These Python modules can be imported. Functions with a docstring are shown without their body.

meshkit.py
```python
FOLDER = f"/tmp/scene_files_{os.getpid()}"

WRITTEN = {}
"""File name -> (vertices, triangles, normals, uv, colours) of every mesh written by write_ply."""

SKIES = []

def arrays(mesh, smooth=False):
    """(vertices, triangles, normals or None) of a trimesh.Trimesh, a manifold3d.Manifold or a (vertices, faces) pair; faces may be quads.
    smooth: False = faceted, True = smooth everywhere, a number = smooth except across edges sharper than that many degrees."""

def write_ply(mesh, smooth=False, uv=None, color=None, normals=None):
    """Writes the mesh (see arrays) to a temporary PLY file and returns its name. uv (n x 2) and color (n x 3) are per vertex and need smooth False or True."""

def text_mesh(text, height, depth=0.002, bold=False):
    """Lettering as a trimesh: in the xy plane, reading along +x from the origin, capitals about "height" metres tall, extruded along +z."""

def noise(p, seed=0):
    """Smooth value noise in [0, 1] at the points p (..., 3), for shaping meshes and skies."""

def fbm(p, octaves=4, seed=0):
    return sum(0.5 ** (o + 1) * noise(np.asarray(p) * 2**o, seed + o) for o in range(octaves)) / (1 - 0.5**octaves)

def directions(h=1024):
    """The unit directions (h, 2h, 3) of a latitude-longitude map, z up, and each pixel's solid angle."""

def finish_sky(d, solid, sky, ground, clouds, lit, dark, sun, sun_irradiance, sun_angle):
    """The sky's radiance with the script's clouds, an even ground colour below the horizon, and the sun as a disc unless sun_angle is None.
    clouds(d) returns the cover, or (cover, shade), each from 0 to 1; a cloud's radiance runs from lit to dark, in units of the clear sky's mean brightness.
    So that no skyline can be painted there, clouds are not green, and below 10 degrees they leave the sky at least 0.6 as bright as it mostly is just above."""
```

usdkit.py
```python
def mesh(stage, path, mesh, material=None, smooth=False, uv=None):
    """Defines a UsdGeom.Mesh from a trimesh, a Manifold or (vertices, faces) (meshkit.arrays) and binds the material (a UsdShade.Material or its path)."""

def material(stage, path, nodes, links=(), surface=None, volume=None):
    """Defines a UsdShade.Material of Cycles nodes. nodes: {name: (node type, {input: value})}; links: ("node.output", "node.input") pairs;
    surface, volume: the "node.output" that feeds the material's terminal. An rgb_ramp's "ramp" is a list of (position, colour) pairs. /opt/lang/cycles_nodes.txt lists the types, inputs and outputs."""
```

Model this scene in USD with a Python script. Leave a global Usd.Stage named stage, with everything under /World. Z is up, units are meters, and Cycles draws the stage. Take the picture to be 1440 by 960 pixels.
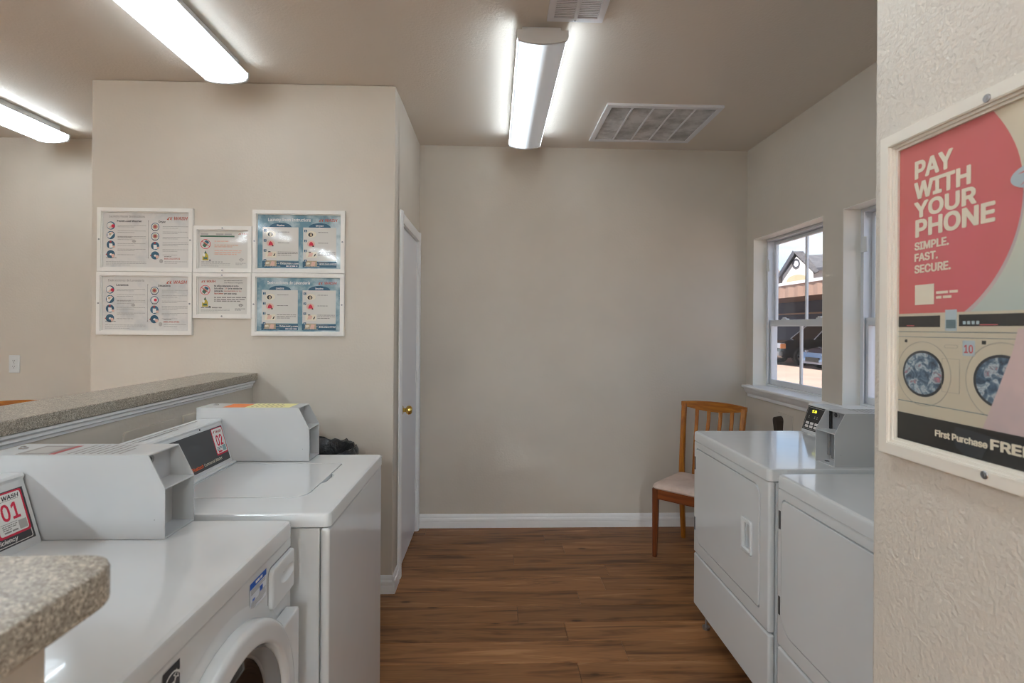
import math, random
import numpy as np, trimesh
from shapely.geometry import Polygon, Point, box as sbox
from shapely import affinity
import meshkit, usdkit
from pxr import Usd, UsdGeom, UsdLux, UsdShade, Gf, Sdf

stage = Usd.Stage.CreateInMemory()
UsdGeom.SetStageUpAxis(stage, "Z")
UsdGeom.SetStageMetersPerUnit(stage, 1.0)
UsdGeom.Xform.Define(stage, "/World")
UsdGeom.Scope.Define(stage, "/World/Looks")
PI = math.pi


def lin(r, g, b, k=1.0):
    f = lambda c: (c / 12.92 if c <= 0.04045 else ((c + 0.055) / 1.055) ** 2.4)
    return tuple(min(0.9, f(c / 255.0) * k) for c in (r, g, b))


# ------------------------------------------------------------------ camera
EXPOSURE = 2.93
LAMP = 5.6            # radiance of the lit lenses behind the camera
LAMP_SEEN = 0.5       # the two lit lenses in view
LAMP_DIM = 0.17       # the fixture by the vent is nearly dark
SKY = 0.0145
SUN = 0.36
YAW, ROLL, FPX, CY, CAM_H = 0.0339, 0.0066, 726.0, 460.35, 1.4377
cam = UsdGeom.Camera.Define(stage, "/World/camera")
cam.CreateHorizontalApertureAttr(36.0)
cam.CreateVerticalApertureAttr(24.0)
cam.CreateFocalLengthAttr(FPX / 1440.0 * 36.0)
cam.CreateVerticalApertureOffsetAttr(-(480.0 - CY) / 1440.0 * 36.0)
cam.CreateClippingRangeAttr((0.02, 2000.0))
cam.CreateFStopAttr(5.0)
cam.CreateFocusDistanceAttr(2.4)
cam.CreateExposureAttr(EXPOSURE)
_fw = np.array([math.sin(YAW), math.cos(YAW), 0.0])
_r0 = np.array([math.cos(YAW), -math.sin(YAW), 0.0])
_u0 = np.array([0.0, 0.0, 1.0])
_rt = math.cos(ROLL) * _r0 + math.sin(ROLL) * _u0
_up = math.cos(ROLL) * _u0 - math.sin(ROLL) * _r0
UsdGeom.Xformable(cam).AddTransformOp().Set(Gf.Matrix4d(*_rt, 0, *_up, 0, *(-_fw), 0, 0, 0, CAM_H, 1))

# ------------------------------------------------------------------ sky and sun
_sky = usdkit.material(stage, "/World/Looks/sky_air", {
    "g": ("geometry", {}),
    "s": ("sky_texture", {"sky_type": "multiple_scattering", "sun_disc": False, "sun_elevation": 0.95, "sun_rotation": 3.9}),
    "mp": ("mapping", {"scale": (1.0, 1.0, 4.0)}),
    "n": ("noise_texture", {"scale": 3.2, "detail": 7.0, "roughness": 0.55}),
    "r": ("rgb_ramp", {"ramp": [(0.0, (0, 0, 0)), (0.47, (0, 0, 0)), (0.64, (1, 1, 1)), (1.0, (1, 1, 1))]}),
    "m": ("mix_color", {"b": (11.0, 11.2, 11.6)}),
    "b": ("background_shader", {"strength": SKY})},
    [("g.position", "mp.vector"), ("mp.vector", "n.vector"), ("n.fac", "r.fac"), ("r.color", "m.fac"), ("s.color", "m.a"), ("m.result", "b.color")],
    surface="b.background")
_dome = UsdLux.DomeLight.Define(stage, "/World/sky_light")
UsdShade.MaterialBindingAPI.Apply(_dome.GetPrim()).Bind(_sky)
_sun = UsdLux.DistantLight.Define(stage, "/World/sun_light")
_sun.CreateIntensityAttr(SUN)
_sun.CreateAngleAttr(0.53)
_sun.CreateNormalizeAttr(True)
_sun.CreateColorAttr(Gf.Vec3f(1.0, 0.97, 0.92))
_sd = np.array([-0.42, -0.62, 0.85]); _sd /= np.linalg.norm(_sd)      # towards the sun: behind the building
_a = np.cross([0, 0, 1.0], _sd); _a /= np.linalg.norm(_a); _b = np.cross(_sd, _a)
UsdGeom.Xformable(_sun).AddTransformOp().Set(Gf.Matrix4d(*_a, 0, *_b, 0, *_sd, 0, 0, 0, 20, 1))

# ------------------------------------------------------------------ names and tags
_count = {}


def path_for(name, parent="/World"):
    parent = str(parent)
    k = _count.get((parent, name), 0)
    _count[(parent, name)] = k + 1
    return f"{parent}/{name}" if k == 0 else f"{parent}/{name}_{k:03d}"


def tag(prim, label=None, category=None, group=None, kind=None):
    prim = prim.GetPrim() if hasattr(prim, "GetPrim") else prim
    for k, v in (("label", label), ("category", category), ("group", group), ("kind", kind)):
        if v:
            prim.SetCustomDataByKey(k, v)
    return prim


class Thing:
    """An Xform under /World at the thing's base; parts are given in world coordinates of the unrotated thing."""

    def __init__(self, name, label=None, category=None, loc=(0, 0, 0), rotz=0.0, group=None, kind=None):
        self.path = path_for(name)
        self.loc = np.array(loc, float)
        x = UsdGeom.Xform.Define(stage, self.path)
        x.AddTranslateOp().Set(Gf.Vec3d(*map(float, loc)))
        x.AddRotateZOp().Set(float(rotz))
        self.prim = x.GetPrim()
        tag(self.prim, label, category, group, kind)

    def part(self, name, mesh, mat, parent=None, smooth=30, label=None, kind=None):
        v, f = mesh.vertices - self.loc, mesh.faces
        p = path_for(name, parent if parent is not None else self.path)
        m = usdkit.mesh(stage, p, trimesh.Trimesh(v, f, process=False), mat, smooth)
        tag(m.GetPrim(), label=label, kind=kind)
        return p

    def copy(self, loc, rotz=0.0, label=None, group=None):
        name = self.path.split("/")[-1].rstrip("0123456789").rstrip("_")
        p = path_for(name)
        x = UsdGeom.Xform.Define(stage, p)
        x.AddTranslateOp().Set(Gf.Vec3d(*map(float, loc)))
        x.AddRotateZOp().Set(float(rotz))
        was = self.prim.GetCustomData()
        tag(x.GetPrim(), label or was.get("label"), was.get("category"), group or was.get("group"))
        x.GetPrim().GetReferences().AddInternalReference(self.path)
        x.GetPrim().SetInstanceable(True)
        return x.GetPrim()


def single(name, mesh, mat, label=None, category=None, group=None, kind=None, smooth=30):
    m = usdkit.mesh(stage, path_for(name), mesh, mat, smooth)
    return tag(m.GetPrim(), label, category, group, kind)


# ------------------------------------------------------------------ shapes
def cat(*ms):
    ms = [m for m in ms if m is not None]
    return trimesh.util.concatenate(ms) if len(ms) > 1 else ms[0]


def box(x0, x1, y0, y1, z0, z1):
    m = trimesh.creation.box((x1 - x0, y1 - y0, z1 - z0))
    m.apply_translation(((x0 + x1) / 2, (y0 + y1) / 2, (z0 + z1) / 2))
    return m


def hull(pts):
    return trimesh.convex.convex_hull(np.asarray(pts, float))


def rbox(x0, x1, y0, y1, z0, z1, r=0.004, seg=2):
    r = min(r, (x1 - x0) / 2.001, (y1 - y0) / 2.001, (z1 - z0) / 2.001)
    pts = []
    a = np.linspace(0, PI / 2, seg + 1)
    for sx in (-1, 1):
        for sy in (-1, 1):
            for sz in (-1, 1):
                c = np.array([x1 - r if sx > 0 else x0 + r, y1 - r if sy > 0 else y0 + r, z1 - r if sz > 0 else z0 + r])
                for t in a:
                    for q in a:
                        pts.append(c + r * np.array([sx * math.cos(t) * math.cos(q), sy * math.cos(t) * math.sin(q), sz * math.sin(t)]))
    return hull(pts)


_PERM = {"x": np.array([[0, 0, 1, 0], [1, 0, 0, 0], [0, 1, 0, 0], [0, 0, 0, 1.0]]),
         "y": np.array([[1, 0, 0, 0], [0, 0, 1, 0], [0, 1, 0, 0], [0, 0, 0, 1.0]]),
         "z": np.eye(4)}


def turn(m, axis):
    m = m.copy()
    m.apply_transform(_PERM[axis])
    if np.linalg.det(_PERM[axis][:3, :3]) < 0 and m.volume < 0:
        m.invert()
    return m


def ext(poly, axis, a, b):
    """Polygon extruded along an axis: its (p, q) are (y, z) for x, (x, z) for y and (x, y) for z."""
    poly = poly if isinstance(poly, Polygon) else Polygon(poly)
    m = trimesh.creation.extrude_polygon(poly, b - a, engine="earcut")
    m.apply_translation((0, 0, a))
    return turn(m, axis)


def rrect(p0, p1, q0, q1, r, seg=5):
    """Corner points of a rounded rectangle; r one radius or four (lower left, lower right, upper right, upper left)."""
    rs = [r] * 4 if np.ndim(r) == 0 else list(r)
    out = []
    for k, (cx, cy, sx, sy, a0) in enumerate(((p0, q0, 1, 1, PI), (p1, q0, -1, 1, 1.5 * PI), (p1, q1, -1, -1, 0), (p0, q1, 1, -1, PI / 2))):
        rr = max(rs[k], 1e-5)
        for t in np.linspace(0, PI / 2, seg + 1):
            out.append((cx + sx * rr + rr * math.cos(a0 + t), cy + sy * rr + rr * math.sin(a0 + t)))
    return out


def plate(pts, axis, a, b, r=0.002, both=False):
    """Convex polygon plate from a to b along axis, its b-side (or both sides) edges rounded by r."""
    poly = Polygon(pts)
    s = 1 if b > a else -1
    rows = []
    for t in (0.0, 0.5, 1.0):
        g = poly.buffer(-r * (1 - math.cos(t * PI / 2)) - 1e-7, join_style=2) if t > 0 else poly
        rows.append((b - s * r * (1 - math.sin(t * PI / 2)), g))
        if both:
            rows.append((a + s * r * (1 - math.sin(t * PI / 2)), g))
    if not both:
        rows.append((a, poly))
    P = []
    for w, g in rows:
        for p, q in list(g.exterior.coords)[:-1]:
            P.append({"x": (w, p, q), "y": (p, w, q), "z": (p, q, w)}[axis])
    return hull(P)


def lathe(profile, axis, c, seg=40):
    """Profile of (radius, height) turned about an axis through c."""
    m = trimesh.creation.revolve(np.array(profile, float), sections=seg)
    if m.volume < 0:
        m.invert()
    m = turn(m, axis)
    m.apply_translation(c)
    return m


def cyl(axis, c, r, a, b, seg=24, bev=0.0):
    pr = [(0, a), (r - bev, a), (r, a + bev), (r, b - bev), (r - bev, b), (0, b)] if bev else [(0, a), (r, a), (r, b), (0, b)]
    return lathe(pr, axis, c, seg)


def tube(path, radius, seg=8):
    P = np.array(path, float)
    T = np.gradient(P, axis=0)
    T /= np.linalg.norm(T, axis=1, keepdims=True)
    rows, n = [], None
    rad = np.broadcast_to(radius, (len(P),))
    for i in range(len(P)):
        n = np.cross(T[i], [0, 0, 1.0] if abs(T[i][2]) < 0.9 else [1.0, 0, 0]) if n is None else n - T[i] * (n @ T[i])
        n /= np.linalg.norm(n)
        bn = np.cross(T[i], n)
        rows.append([P[i] + rad[i] * (math.cos(t) * n + math.sin(t) * bn) for t in np.linspace(0, 2 * PI, seg, endpoint=False)])
    V = np.array(rows).reshape(-1, 3)
    F = []
    for i in range(len(P) - 1):
        for j in range(seg):
            a, b = i * seg + j, i * seg + (j + 1) % seg
            F += [(a, b, b + seg), (a, b + seg, a + seg)]
    e = (len(P) - 1) * seg
    for j in range(1, seg - 1):
        F += [(0, j + 1, j), (e, e + j, e + j + 1)]
    m = trimesh.Trimesh(V, F, process=False)
    if m.volume < 0:
        m.invert()
    return m


def sweep_bar(path, w, h, side):
    """A rectangular bar along a path; side(i) gives its width direction."""
    P = np.array(path, float)
    T = np.gradient(P, axis=0)
    T /= np.linalg.norm(T, axis=1, keepdims=True)
    w = np.broadcast_to(w, (len(P),)); h = np.broadcast_to(h, (len(P),))
    V, F = [], []
    for i in range(len(P)):
        s = np.array(side, float); s = s - T[i] * (s @ T[i]); s /= np.linalg.norm(s)
        u = np.cross(T[i], s)
        k = 0.22 * min(w[i], h[i])
        for a, b in ((w[i] / 2, h[i] / 2 - k), (w[i] / 2 - k, h[i] / 2), (-w[i] / 2 + k, h[i] / 2), (-w[i] / 2, h[i] / 2 - k),
                     (-w[i] / 2, -h[i] / 2 + k), (-w[i] / 2 + k, -h[i] / 2), (w[i] / 2 - k, -h[i] / 2), (w[i] / 2, -h[i] / 2 + k)):
            V.append(P[i] + a * s + b * u)
    for i in range(len(P) - 1):
        for j in range(8):
            a, b = i * 8 + j, i * 8 + (j + 1) % 8
            F += [(a, b, b + 8), (a, b + 8, a + 8)]
    e = (len(P) - 1) * 8
    for j in range(1, 7):
        F += [(0, j + 1, j), (e, e + j, e + j + 1)]
    m = trimesh.Trimesh(np.array(V), F, process=False)
    if m.volume < 0:
        m.invert()
    return m


def diff(a, *bs):
    return trimesh.boolean.difference([a, *bs], engine="manifold")


def union(*ms):
    return trimesh.boolean.union(list(ms), engine="manifold")


class Frame:
    """A flat print's frame: U to the right, V up, W out of the surface."""

    def __init__(self, o, U, V):
        U, V = np.array(U, float), np.array(V, float)
        U /= np.linalg.norm(U); V /= np.linalg.norm(V)
        self.M = np.eye(4)
        self.M[:3, 0], self.M[:3, 1], self.M[:3, 2], self.M[:3, 3] = U, V, np.cross(U, V), o

    def __call__(self, m):
        m = m.copy()
        m.apply_transform(self.M)
        return m


def flat(pts, w=0.0, d=0.0003):
    p = Polygon(pts) if not isinstance(pts, Polygon) else pts
    m = trimesh.creation.extrude_polygon(p, d, engine="earcut")
    m.apply_translation((0, 0, w))
    return m


def rect(u0, u1, v0, v1, w=0.0, d=0.0003):
    return box(u0, u1, v0, v1, w, w + d)


def disc(cx, cy, r, w=0.0, d=0.0003, ry=None, seg=24):
    t = np.linspace(0, 2 * PI, seg, endpoint=False)
    return flat([(cx + r * math.cos(a), cy + (ry or r) * math.sin(a)) for a in t], w, d)


def ring(cx, cy, r0, r1, w=0.0, d=0.0003):
    return flat(Point(cx, cy).buffer(r1, 10).difference(Point(cx, cy).buffer(r0, 10)), w, d)


def text(s, u, v, h, w=0.0, width=None, bold=False, shear=0.0, d=0.0003, center=False):
    m = meshkit.text_mesh(s, h, d, bold=bold)
    x0, x1 = m.bounds[0][0], m.bounds[1][0]
    m.apply_translation((-x0, 0, 0))
    if width:
        m.apply_scale((width / (x1 - x0), 1, 1))
    if shear:
        S = np.eye(4); S[0, 1] = shear
        m.apply_transform(S)
    m.apply_translation((u - (m.bounds[1][0] / 2 if center else 0), v, w))
    return m


def heavy(m, k):
    """Thickens lettering by k."""
    out = [m]
    for du, dv in ((-k, 0), (k, 0), (0, 0.7 * k), (0, -0.7 * k), (0.7 * k, 0.5 * k), (-0.7 * k, -0.5 * k), (0.7 * k, -0.5 * k), (-0.7 * k, 0.5 * k)):
        c = m.copy(); c.apply_translation((du, dv, 0.00005 * len(out))); out.append(c)
    return cat(*out)


def word_rows(rng, u0, u1, v_top, n, pitch, h, w=0.0, last=0.6):
    """Lines of print too small to read: rows of word-length marks."""
    out = []
    for k in range(n):
        u, end = u0, u1 if k < n - 1 else u0 + (u1 - u0) * last
        v = v_top - k * pitch
        while u < end - h:
            l = min(rng.uniform(1.5, 5.5) * h, end - u)
            out.append(rect(u, u + l, v - h, v, w))
            u += l + 0.7 * h
    return cat(*out)


# ------------------------------------------------------------------ materials
def mat(name, color, rough=0.5, metallic=0.0, bump=None, mix=None, coat=0.0, spec=0.5, emit=None, emit_color=None):
    """bump: (scale, distance, detail); mix: (other colour, scale, lo, hi[, stretch]) by noise."""
    n = {"p": ("principled_bsdf", {"base_color": color, "roughness": rough, "metallic": metallic, "specular_ior_level": spec, "coat_weight": coat}),
         "g": ("geometry", {}), "t": ("texture_coordinate", {})}
    L = []
    if emit:
        n["p"][1].update({"emission_color": emit_color or color, "emission_strength": emit})
    if bump:
        n["bn"] = ("noise_texture", {"scale": bump[0], "detail": bump[2] if len(bump) > 2 else 2.0, "roughness": 0.5})
        n["b"] = ("bump", {"distance": bump[1], "strength": 1.0})
        L += [("g.position", "bn.vector"), ("bn.fac", "b.height"), ("b.normal", "p.normal")]
    if mix:
        st = mix[4] if len(mix) > 4 else (1, 1, 1)
        n["mm"] = ("mapping", {"scale": st})
        n["mn"] = ("noise_texture", {"scale": mix[1], "detail": 4.0, "roughness": 0.6})
        n["mr"] = ("rgb_ramp", {"ramp": [(0, color), (mix[2], color), (mix[3], mix[0]), (1, mix[0])]})
        L += [("g.position", "mm.vector"), ("mm.vector", "mn.vector"), ("mn.fac", "mr.fac"), ("mr.color", "p.base_color")]
    return usdkit.material(stage, f"/World/Looks/{name}", n, L, surface="p.BSDF")


K = 1.3       # photo colour (linear) to albedo
WALL = lin(163, 156, 146, 1.75)
M = {}
M["wall"] = mat("wall_paint", WALL, 0.55, bump=(75, 0.0009, 3), mix=(tuple(c * 0.94 for c in WALL), 1.3, 0.4, 0.65))
M["wall_near"] = mat("wall_paint_orange_peel", WALL, 0.5, bump=(110, 0.0025, 2), spec=0.4)
M["ceiling"] = mat("ceiling_paint", lin(164, 157, 148, 1.95), 0.7, bump=(85, 0.0012, 3))
M["trim"] = mat("trim_paint", lin(197, 198, 201, 1.65), 0.35)
M["door"] = mat("door_paint", lin(192, 193, 197, 1.6), 0.35)
M["enamel"] = mat("white_enamel", lin(190, 192, 192, 1.34), 0.12, bump=(9, 0.0006, 1), coat=0.3)
M["enamel_matte"] = mat("white_powder_coat", lin(183, 184, 184, 1.15), 0.32, bump=(400, 0.00008, 1))
M["plastic"] = mat("white_plastic", lin(190, 192, 192, 1.34), 0.3)
M["grey_plastic"] = mat("grey_plastic", lin(120, 120, 120, K), 0.4)
M["dark"] = mat("dark_gap", (0.015, 0.015, 0.015), 0.6)
M["black"] = mat("black_plastic", (0.02, 0.02, 0.022), 0.35)
M["charcoal"] = mat("charcoal_panel", lin(58, 58, 60, K), 0.35)
M["chrome"] = mat("chrome", (0.75, 0.75, 0.76), 0.12, metallic=1.0)
M["steel"] = mat("steel", (0.45, 0.45, 0.46), 0.3, metallic=1.0)
M["brass"] = mat("brass", (0.75, 0.53, 0.14), 0.18, metallic=1.0)
M["aluminium"] = mat("aluminium_frame", lin(182, 184, 187, 1.5), 0.35, metallic=0.15)
M["reveal"] = mat("cream_reveal_paint", (0.84, 0.81, 0.74), 0.5)
M["frame_white"] = mat("poster_frame_white", lin(205, 202, 197, K), 0.4)
M["print_red"] = mat("print_red", lin(190, 30, 60, K), 0.5)
M["print_dark"] = mat("print_black", (0.03, 0.03, 0.035), 0.5)
M["print_grey"] = mat("print_grey", lin(128, 124, 120, K), 0.5)
M["print_pale"] = mat("print_pale_grey", lin(158, 155, 151, K), 0.5)
M["print_white"] = mat("print_white", lin(208, 206, 202, K), 0.5)
M["print_cream"] = mat("print_cream", lin(205, 198, 180, K), 0.5)
M["print_blue"] = mat("print_blue", lin(20, 80, 165, K), 0.5)
M["print_teal"] = mat("print_teal", lin(40, 82, 105, K), 0.5)
M["print_orange"] = mat("print_orange", lin(235, 95, 40, K), 0.5)
M["print_green"] = mat("print_green", lin(60, 95, 75, K), 0.5)
M["print_yellow"] = mat("print_yellow", lin(170, 150, 45, K), 0.5)
M["print_pink"] = mat("print_pink", lin(200, 165, 150, K), 0.5)
M["print_tan"] = mat("print_tan", lin(165, 150, 125, K), 0.5)
M["print_brick"] = mat("print_brick", lin(150, 60, 60, K), 0.5)
M["label_yellow"] = mat("label_yellow", lin(225, 210, 150, K), 0.5)
M["label_orange"] = mat("label_orange", lin(215, 120, 60, K), 0.5)


def pane_material(name, f0, rough=0.0, tint=(1, 1, 1)):
    """Clear sheet: see-through, with a mirror reflection that grows towards grazing (f0 at right angles)."""
    return usdkit.material(stage, f"/World/Looks/{name}", {
        "l": ("layer_weight", {}), "w": ("math", {"math_type": "power", "value2": 5.0}), "f": ("math", {"math_type": "multiply_add", "value2": 1.0 - f0, "value3": f0}),
        "t": ("transparent_bsdf", {"color": tint}), "g": ("glossy_bsdf", {"color": (1, 1, 1), "roughness": rough}), "m": ("mix_closure", {})},
        [("l.facing", "w.value1"), ("w.value", "f.value1"), ("f.value", "m.fac"), ("t.BSDF", "m.closure1"), ("g.BSDF", "m.closure2")], surface="m.closure")


M["pane"] = pane_material("window_pane", 0.03)
M["acrylic"] = pane_material("poster_acrylic", 0.008, 0.06, (0.97, 0.97, 0.97))
M["smoke_glass"] = pane_material("door_glass", 0.04, 0.02, (0.45, 0.45, 0.47))


def laminate():
    """Speckled stone-look laminate."""
    return usdkit.material(stage, "/World/Looks/speckled_laminate", {
        "g": ("geometry", {}),
        "v": ("voronoi_texture", {"scale": 420.0, "feature": "f1"}),
        "sc": ("separate_color", {}),
        "r": ("rgb_ramp", {"ramp": [(0, lin(108, 101, 90, K)), (0.18, lin(126, 118, 106, K)), (0.32, lin(146, 138, 125, K)), (0.76, lin(156, 148, 135, K)), (0.88, lin(184, 176, 162, K)), (1, lin(194, 186, 172, K))]}),
        "n": ("noise_texture", {"scale": 60.0, "detail": 3.0}),
        "nr": ("rgb_ramp", {"ramp": [(0.35, (0.78, 0.78, 0.78)), (0.65, (1.08, 1.08, 1.08))]}),
        "m": ("mix_color", {"blend_type": "multiply", "fac": 0.6}),
        "p": ("principled_bsdf", {"roughness": 0.28})},
        [("g.position", "v.vector"), ("v.color", "sc.color"), ("sc.r", "r.fac"), ("g.position", "n.vector"), ("n.fac", "nr.fac"),
         ("r.color", "m.a"), ("nr.color", "m.b"), ("m.result", "p.base_color")], surface="p.BSDF")


M["laminate"] = laminate()


def wood(name, dark, mid, light, axis=(1, 1, 0.08), scale=40.0, rough=0.35, coord="t.object"):
    return usdkit.material(stage, f"/World/Looks/{name}", {
        "t": ("texture_coordinate", {}), "mp": ("mapping", {"scale": axis}),
        "n": ("noise_texture", {"scale": scale, "detail": 6.0, "roughness": 0.6, "distortion": 0.4}),
        "r": ("rgb_ramp", {"ramp": [(0.25, dark), (0.5, mid), (0.75, light)]}),
        "p": ("principled_bsdf", {"roughness": rough, "coat_weight": 0.25})},
        [(coord, "mp.vector"), ("mp.vector", "n.vector"), ("n.fac", "r.fac"), ("r.color", "p.base_color")], surface="p.BSDF")


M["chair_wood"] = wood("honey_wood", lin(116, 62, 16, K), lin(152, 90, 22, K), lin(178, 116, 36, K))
M["seat_fabric"] = mat("seat_fabric", lin(192, 172, 160, K), 0.7, bump=(700, 0.0003, 2), mix=(lin(174, 152, 138, K), 9, 0.42, 0.75))


def plank_material(name, tone, seed):
    """Wood-look vinyl: long grain along x, dark streaks and a few knots, shifted for every plank."""
    d, m_, l_ = lin(76, 48, 28, 1.6 * tone), lin(120, 82, 50, 1.6 * tone), lin(142, 104, 70, 1.6 * tone)
    return usdkit.material(stage, f"/World/Looks/{name}", {
        "t": ("texture_coordinate", {}), "o": ("object_info", {}),
        "cx": ("combine_xyz", {}), "k1": ("math", {"math_type": "multiply", "value2": 37.0}), "k2": ("math", {"math_type": "multiply", "value2": 91.0}),
        "ad": ("vector_math", {"math_type": "add"}),
        "mp": ("mapping", {"scale": (1.1, 11.0, 1.0)}), "mf": ("mapping", {"scale": (3.0, 90.0, 1.0)}), "mk": ("mapping", {"scale": (3.6, 9.0, 1.0)}),
        "n": ("noise_texture", {"scale": 1.7, "detail": 5.0, "roughness": 0.58, "distortion": 0.8}),
        "nf": ("noise_texture", {"scale": 2.2, "detail": 4.0, "roughness": 0.6}),
        "v": ("voronoi_texture", {"scale": 0.9, "feature": "f1"}),
        "kr": ("rgb_ramp", {"ramp": [(0.0, (0.16, 0.13, 0.1)), (0.06, (0.3, 0.26, 0.22)), (0.10, (0.8, 0.78, 0.75)), (0.2, (1, 1, 1)), (1, (1, 1, 1))]}),
        "r": ("rgb_ramp", {"ramp": [(0.30, d), (0.42, tuple(0.45 * a + 0.55 * b for a, b in zip(d, m_))), (0.50, m_), (0.58, m_), (0.70, l_)]}),
        "fr": ("rgb_ramp", {"ramp": [(0.3, (0.84, 0.84, 0.84)), (0.6, (1.06, 1.06, 1.06))]}),
        "m1": ("mix_color", {"blend_type": "multiply", "fac": 0.75}), "m2": ("mix_color", {"blend_type": "multiply", "fac": 0.9}),
        "b": ("bump", {"distance": 0.0006, "strength": 0.6}),
        "p": ("principled_bsdf", {"roughness": 0.42, "specular_ior_level": 0.35})},
        [("o.random", "k1.value1"), ("o.random", "k2.value1"), ("k1.value", "cx.x"), ("k2.value", "cx.y"), ("t.object", "ad.vector1"), ("cx.vector", "ad.vector2"),
         ("ad.vector", "mp.vector"), ("ad.vector", "mf.vector"), ("ad.vector", "mk.vector"), ("mp.vector", "n.vector"), ("mf.vector", "nf.vector"), ("mk.vector", "v.vector"),
         ("n.fac", "r.fac"), ("nf.fac", "fr.fac"), ("v.distance", "kr.fac"), ("r.color", "m1.a"), ("fr.color", "m1.b"), ("m1.result", "m2.a"), ("kr.color", "m2.b"),
         ("m2.result", "p.base_color"), ("nf.fac", "b.height"), ("b.normal", "p.normal")], surface="p.BSDF")


PLANKS = [plank_material(f"vinyl_plank_{k}", t, k) for k, t in (("a", 1.0), ("b", 0.84), ("c", 1.14), ("d", 0.94))]

# =================================================================== the room
S = "structure"
YF, XR, XD, YC, XCL = 3.72, 1.844, -0.542, 2.812, -2.143     # far wall, window wall, door wall, closet front, closet left side
H = 2.74
XP, YP = 0.79, 1.054                                         # poster wall
W1 = (2.843, 3.625); W2 = (1.885, 2.677); WZ = (1.03, 2.078)  # window openings

rng = random.Random(11)
floor = Thing("floor", "brown wood-look plank floor", None, kind=S)
floor.part("subfloor", box(-4.8, 2.0, -5.3, 3.9, -0.08, -0.004), M["dark"])
pw, pl = 0.152, 1.22
row, y = 0, YF + 0.01
while y > -0.6:
    x = -4.75 + rng.uniform(-1.1, 0.0)
    while x < 1.98:
        a, b = max(x, -4.75), min(x + pl, 1.98)
        if b - a > 0.05:
            dz = rng.uniform(-0.00025, 0.00025)
            floor.part("plank", rbox(a + 0.0006, b - 0.0006, y - pw + 0.0006, y - 0.0006, -0.006, dz, 0.0012, 1), PLANKS[rng.choice((0, 0, 1, 2, 3, 3))], smooth=False)
        x += pl
    y -= pw
floor.part("floor_sheet", box(-4.75, 1.98, -5.25, y - 0.0005, -0.004, 0.0), PLANKS[0], smooth=False)

single("ceiling", box(-4.9, 2.3, -5.4, 4.0, H, H + 0.12), M["ceiling"], "textured beige ceiling", kind=S)
single("wall_far", box(XD - 0.1, 2.02, YF, YF + 0.12, 0, H), M["wall"], "beige far wall", kind=S)
single("wall_far_left", box(-4.8, XCL + 0.05, YF, YF + 0.12, 0, H), M["wall"], "beige wall behind the half wall", kind=S)
single("wall_closet_front", rbox(XCL, XD, YC, YC + 0.12, 0, H, 0.008), M["wall"], "beige closet wall carrying the notices", kind=S)
single("wall_closet_left", box(XCL, XCL + 0.1, YC + 0.1, YF + 0.01, 0, H), M["wall"], "side of the closet", kind=S)
D0, D1, DH = 3.005, 3.66, 2.045                               # door opening
dw = ext(Polygon([(YC + 0.1, 0), (D0, 0), (D0, DH), (D1, DH), (D1, 0), (YF + 0.01, 0), (YF + 0.01, H), (YC + 0.1, H)]), "x", XD - 0.1, XD)
single("wall_closet_right", dw, M["wall"], "beige wall around the closet door", kind=S, smooth=False)
wr = ext(Polygon([(YP - 0.1, 0), (YF + 0.12, 0), (YF + 0.12, H), (YP - 0.1, H)], [[(w[0], WZ[0]), (w[1], WZ[0]), (w[1], WZ[1]), (w[0], WZ[1])] for w in (W1, W2)]), "x", XR, 2.02)
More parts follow.
